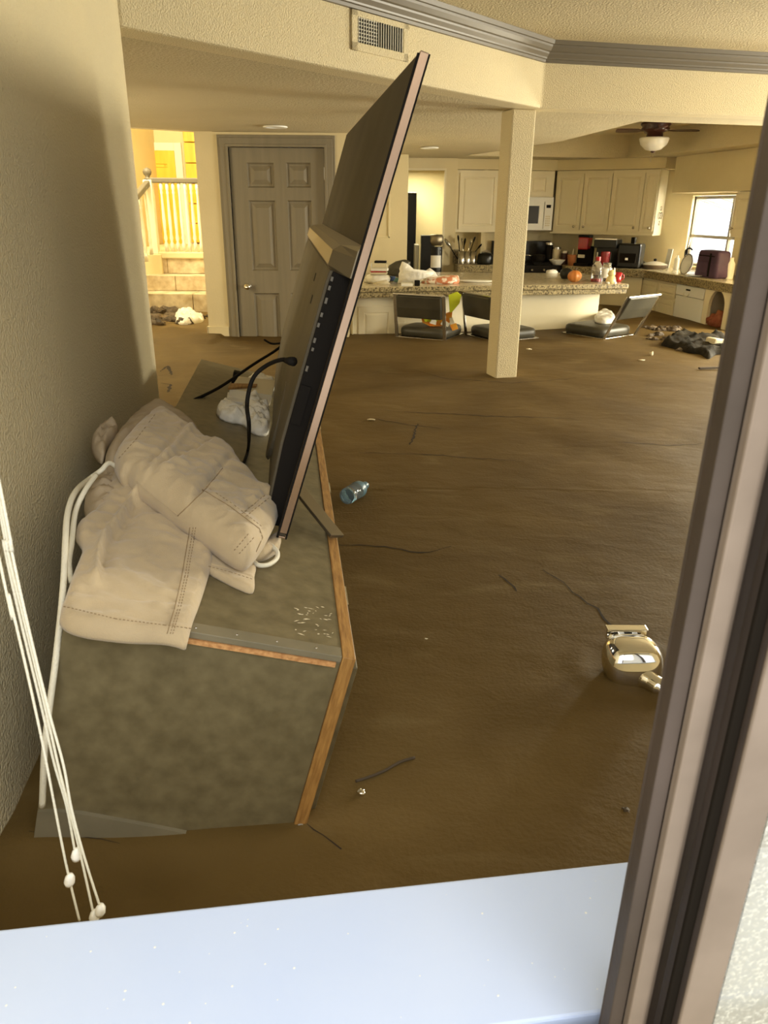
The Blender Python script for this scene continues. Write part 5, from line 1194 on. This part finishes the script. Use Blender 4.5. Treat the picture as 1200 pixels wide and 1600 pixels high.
bx(s, 36, 5, 26, y0=-14).build('base', M['black'], t, bevel=.004); bx(s, 36, 32, 12, 4, y0=2).build('tower', M['blackg'], t, bevel=.006); bx(s, 36, 12, 26, 28, y0=-14).build('brew_head', M['blackg'], t, bevel=.008); bx(s, 34, 2, 25, 40, y0=-13).build('top_tray', M['steel'], t, bevel=.002)
for x in (-11, 9): bx(s, 2, 15, 1.5, 7, x0=x, y0=-14.5).build('side_rail', M['steel'], t, bevel=.001)
t2, s = on_B(946, -.27, 'travel_mug', 'tall dark red cup under the espresso machine spout', 'cup'); lat([(0, 0), (6, 0), (7.5, 20), (7, 24), (0, 25)], s).build('cup', M['red'], t2, smooth=True, auto=.7)
t, s = on_B(985, -.10, 'air_fryer', 'bulky black air fryer under the two-door cabinet by the window', 'air fryer'); bx(s, 36, 36, 26, y0=-12).build('body', M['blackg'], t, bevel=.02); bx(s, 26, 14, 2, 8, y0=-14).build('drawer', M['black'], t, bevel=.006); bx(s, 5, 4, 6, 12, y0=-19).build('handle', M['steel'], t, bevel=.003); bx(s, 6, 10, 8, 35, x0=-2).build('top_knob', M['black'], t, bevel=.004)
t, s = on_R(1008, .42, 'kettle', 'shiny electric kettle behind the frying pan', 'kettle'); lat([(0, 0), (10, 0), (10, 3), (8, 18), (6, 24), (0, 26)], s).build('body', M['steel'], t, smooth=True); MB().tube([Vector((-(8+5*math.sin(a))*s, 0, (14-9*math.cos(a))*s)) for a in [math.pi*k/8 for k in range(9)]], 1.2*s, 8).build('handle', M['white2'], t, smooth=True)
t, s = on_R(1030, .50, 'paper_towel_roll', 'white paper towel roll standing behind the frying pan', 'paper towel'); lat([(1.5, 0), (8, 0), (8, 34), (1.5, 34)], s, 24).build('roll', M['paper'], t, smooth=True, auto=.6); lat([(0, 0), (1.3, 0), (1.3, 37), (0, 38)], s).build('spindle', M['steel'], t, smooth=True)
t, s = on_R(1040, .42, 'cutting_board', 'white cutting board leaning right of the frying pan', 'cutting board'); MB().box((-7*s, 0, 0), (7*s, .012, 28*s), Matrix.Rotation(-.12, 4, 'X')).build('board', M['white2'], t, bevel=.004)
t, s = on_R(1022, .22, 'frying_pan', 'frying pan with a domed glass lid near the kitchen corner', 'pan')
lat([(0, 0), (17, 0), (19, 5), (19.5, 6), (18, 6), (16, 1.5), (0, 1.5)], s, 32).build('pan', M['bronzel'], t, smooth=True); lat([(0, 11), (8, 10), (16, 7.5), (19, 6.2), (19, 6), (0, 6)], s, 32).build('lid', M['glassbowl'], t, smooth=True); lat([(0, 11), (2, 11), (2.5, 14), (0, 15)], s).build('lid_knob', M['black'], t, smooth=True)
MB().tube([(-17*s, -3*s, 5*s), (-27*s, -8*s, 10*s), (-37*s, -12*s, 15*s)], [1.8*s, 1.6*s, 1.8*s], 8).build('handle', M['steel'], t, smooth=True)
t, s = on_R(1056, .40, 'soap_bottle', 'slim white bottle left of the kitchen window counter', 'bottle'); lat([(0, 0), (4, 0), (4, 16), (2, 18), (2, 21), (0, 21)], s).build('bottle_body', M['white2'], t, smooth=True, auto=.7)
# faucet with tall arched neck
t, s = on_R(1073, .52, 'kitchen_faucet', 'tall arched steel kitchen faucet in front of the window', 'faucet')
MB().tube(curve_pts([(0, 0, 0), (0, 0, 22*s), (2*s, -2*s, 38*s), (12*s, -10*s, 47*s), (22*s, -16*s, 43*s), (25*s, -19*s, 30*s)], 7), 1.3*s, 10).build('neck', M['steel'], t, smooth=True); lat([(0, 0), (3.4, 0), (3, 5), (2, 6), (0, 6)], s).build('base', M['steel'], t, smooth=True)
bar(MB(), (25*s, -19*s, 31*s), (26*s, -20*s, 23*s), 3.4*s, 3.4*s).build('spray_head', M['black'], t, bevel=.003)
t, s = on_R(1074, .18, 'round_strainer', 'white round strainer standing on edge beside the purple bag', 'strainer')
Mt = Matrix.Translation((0, 0, 14*s)) @ Matrix.Rotation(math.radians(78), 4, 'X')
lat([(0, -5), (5, -5), (11, -2), (14, 2), (14.6, 3), (13.4, 3), (10, -1), (0, -3.5)], s, 32, Mt).build('bowl', M['white2'], t, smooth=True)
MB().tube([Mt @ Vector((15*s*math.cos(a), 15*s*math.sin(a), 3*s)) for a in [2*math.pi*k/28 for k in range(29)]], .9*s, 6).build('rim', M['grey'], t, smooth=True)
MB().tube(curve_pts([(-12*s, 0, 22*s), (-13*s, 0, 34*s), (-2*s, 0, 38*s), (6*s, 0, 36*s)], 6), 1.1*s, 8).build('handle', M['black'], t, smooth=True)
t, s = on_R(1088, .12, 'plate', 'white plate on the counter edge left of the purple bag', 'plate'); lat([(0, 0), (8, 0), (15, 1.5), (15, 2.3), (8, 1), (0, 1)], s, 32).build('dish', M['white2'], t, smooth=True)
t, s = on_R(1113, .22, 'cooler_bag', 'purple soft cooler bag on the counter under the window', 'bag')
rg_ = []
for z, wk, dk in ((0, .94, 1), (3, 1, 1), (28, .93, .95), (36, .90, .92), (39, .84, .8), (40, .5, .4)):
    rg_.append([Vector((31*s*wk*math.copysign(abs(math.cos(a))**.3, math.cos(a)), 13*s*dk*math.copysign(abs(math.sin(a))**.3, math.sin(a)), z*s)) for a in [2*math.pi*(j+.5)/28 for j in range(28)]])
MB().rings(rg_).build('body', M['purple'], t, smooth=True)
bx(s, 44, 1.4, 1, 31, y0=-13.6).build('zipper', M['black'], t); bx(s, 28, 16, 1.2, 7, x0=-20, y0=-14).build('front_pocket', M['purple'], t, bevel=.004); bx(s, 3.5, 34, 1.2, 2, x0=10, y0=-14.2).build('strap', M['black'], t, bevel=.002)
t, s = on_R(1140, .30, 'glass_jar', 'pale bottle right of the purple bag against the window', 'jar'); lat([(0, 0), (7, 0), (7, 22), (4, 27), (4, 31), (0, 31)], s).build('jar', M['white'], t, smooth=True, auto=.8)
# wall outlet
q = fB(1040, 372)
# pantry: black refrigerator edge and black dispenser
f0 = aty(637, 300, 10.0).x; f1 = aty(650, 360, 10.0).x; fz = aty(645, 300, 10.0).z
fr_ = thing('refrigerator', (f1-.36, 10.0, -.25), 'black refrigerator seen edge-on through the pantry doorway', 'refrigerator')
MB().box((-.36, .06, 0), (.36, .66, fz+.25)).build('body', M['blackg'], fr_, bevel=.01); MB().box((-.36, 0, 0), (-.003, .055, fz+.245)).build('door', M['blackg'], fr_, bevel=.01); dd = MB().box((.003, 0, 0), (.36, .055, fz+.245)).build('door', M['blackg'], fr_, bevel=.01)
MB().tube([(.04, -.03, .5), (.04, -.03, fz+.1)], .01, 8).build('handle', M['black'], dd, smooth=True)
p = aty(674, 432, 9.1); s = mpp(p); z0 = .0
wd = thing('water_dispenser', (p.x, p.y, 0), 'tall black dispenser with silver lid and white label in the pantry doorway', 'dispenser')
ztop = aty(674, 368, 9.1).z
MB().box((-17*s, 0, -.25), (4*s, 30*s, ztop)).build('body', M['blackg'], wd, bevel=.008)
MB().lathe([(0, -.25), (10*s, -.25), (10*s, ztop-.12), (0, ztop-.12)], 28, Matrix.Translation((6*s, 6*s, 0))).build('tank', M['blackg'], wd, smooth=True, auto=.6)
MB().lathe([(0, ztop-.11), (9*s, ztop-.11), (11.5*s, ztop-.06), (11.5*s, ztop-.01), (9*s, ztop+.01), (0, ztop+.012)], 28, Matrix.Translation((6*s, 6*s, 0))).build('lid', M['silver'], wd, smooth=True)
zl0 = aty(674, 418, 9.1).z; zl1 = aty(674, 399, 9.1).z
rgs = [[Vector((6*s+10.3*s*math.sin(a), 6*s-10.3*s*math.cos(a), z)) for a in [(-50+100*k/10)*math.pi/180 for k in range(11)]] for z in (zl0, zl1)]
MB().rings(rgs, closed=False, caps=False).build('label', M['paper'], wd)
pb_ = thing('pantry_shelf', (aty(652, 400, 9.3).x, 9.3, 0), 'white upright panel left of the black dispenser', 'panel'); MB().box((-.03, 0, -.25), (.02, .35, aty(652, 383, 9.3).z)).build('upright', M['white2'], pb_, bevel=.003)
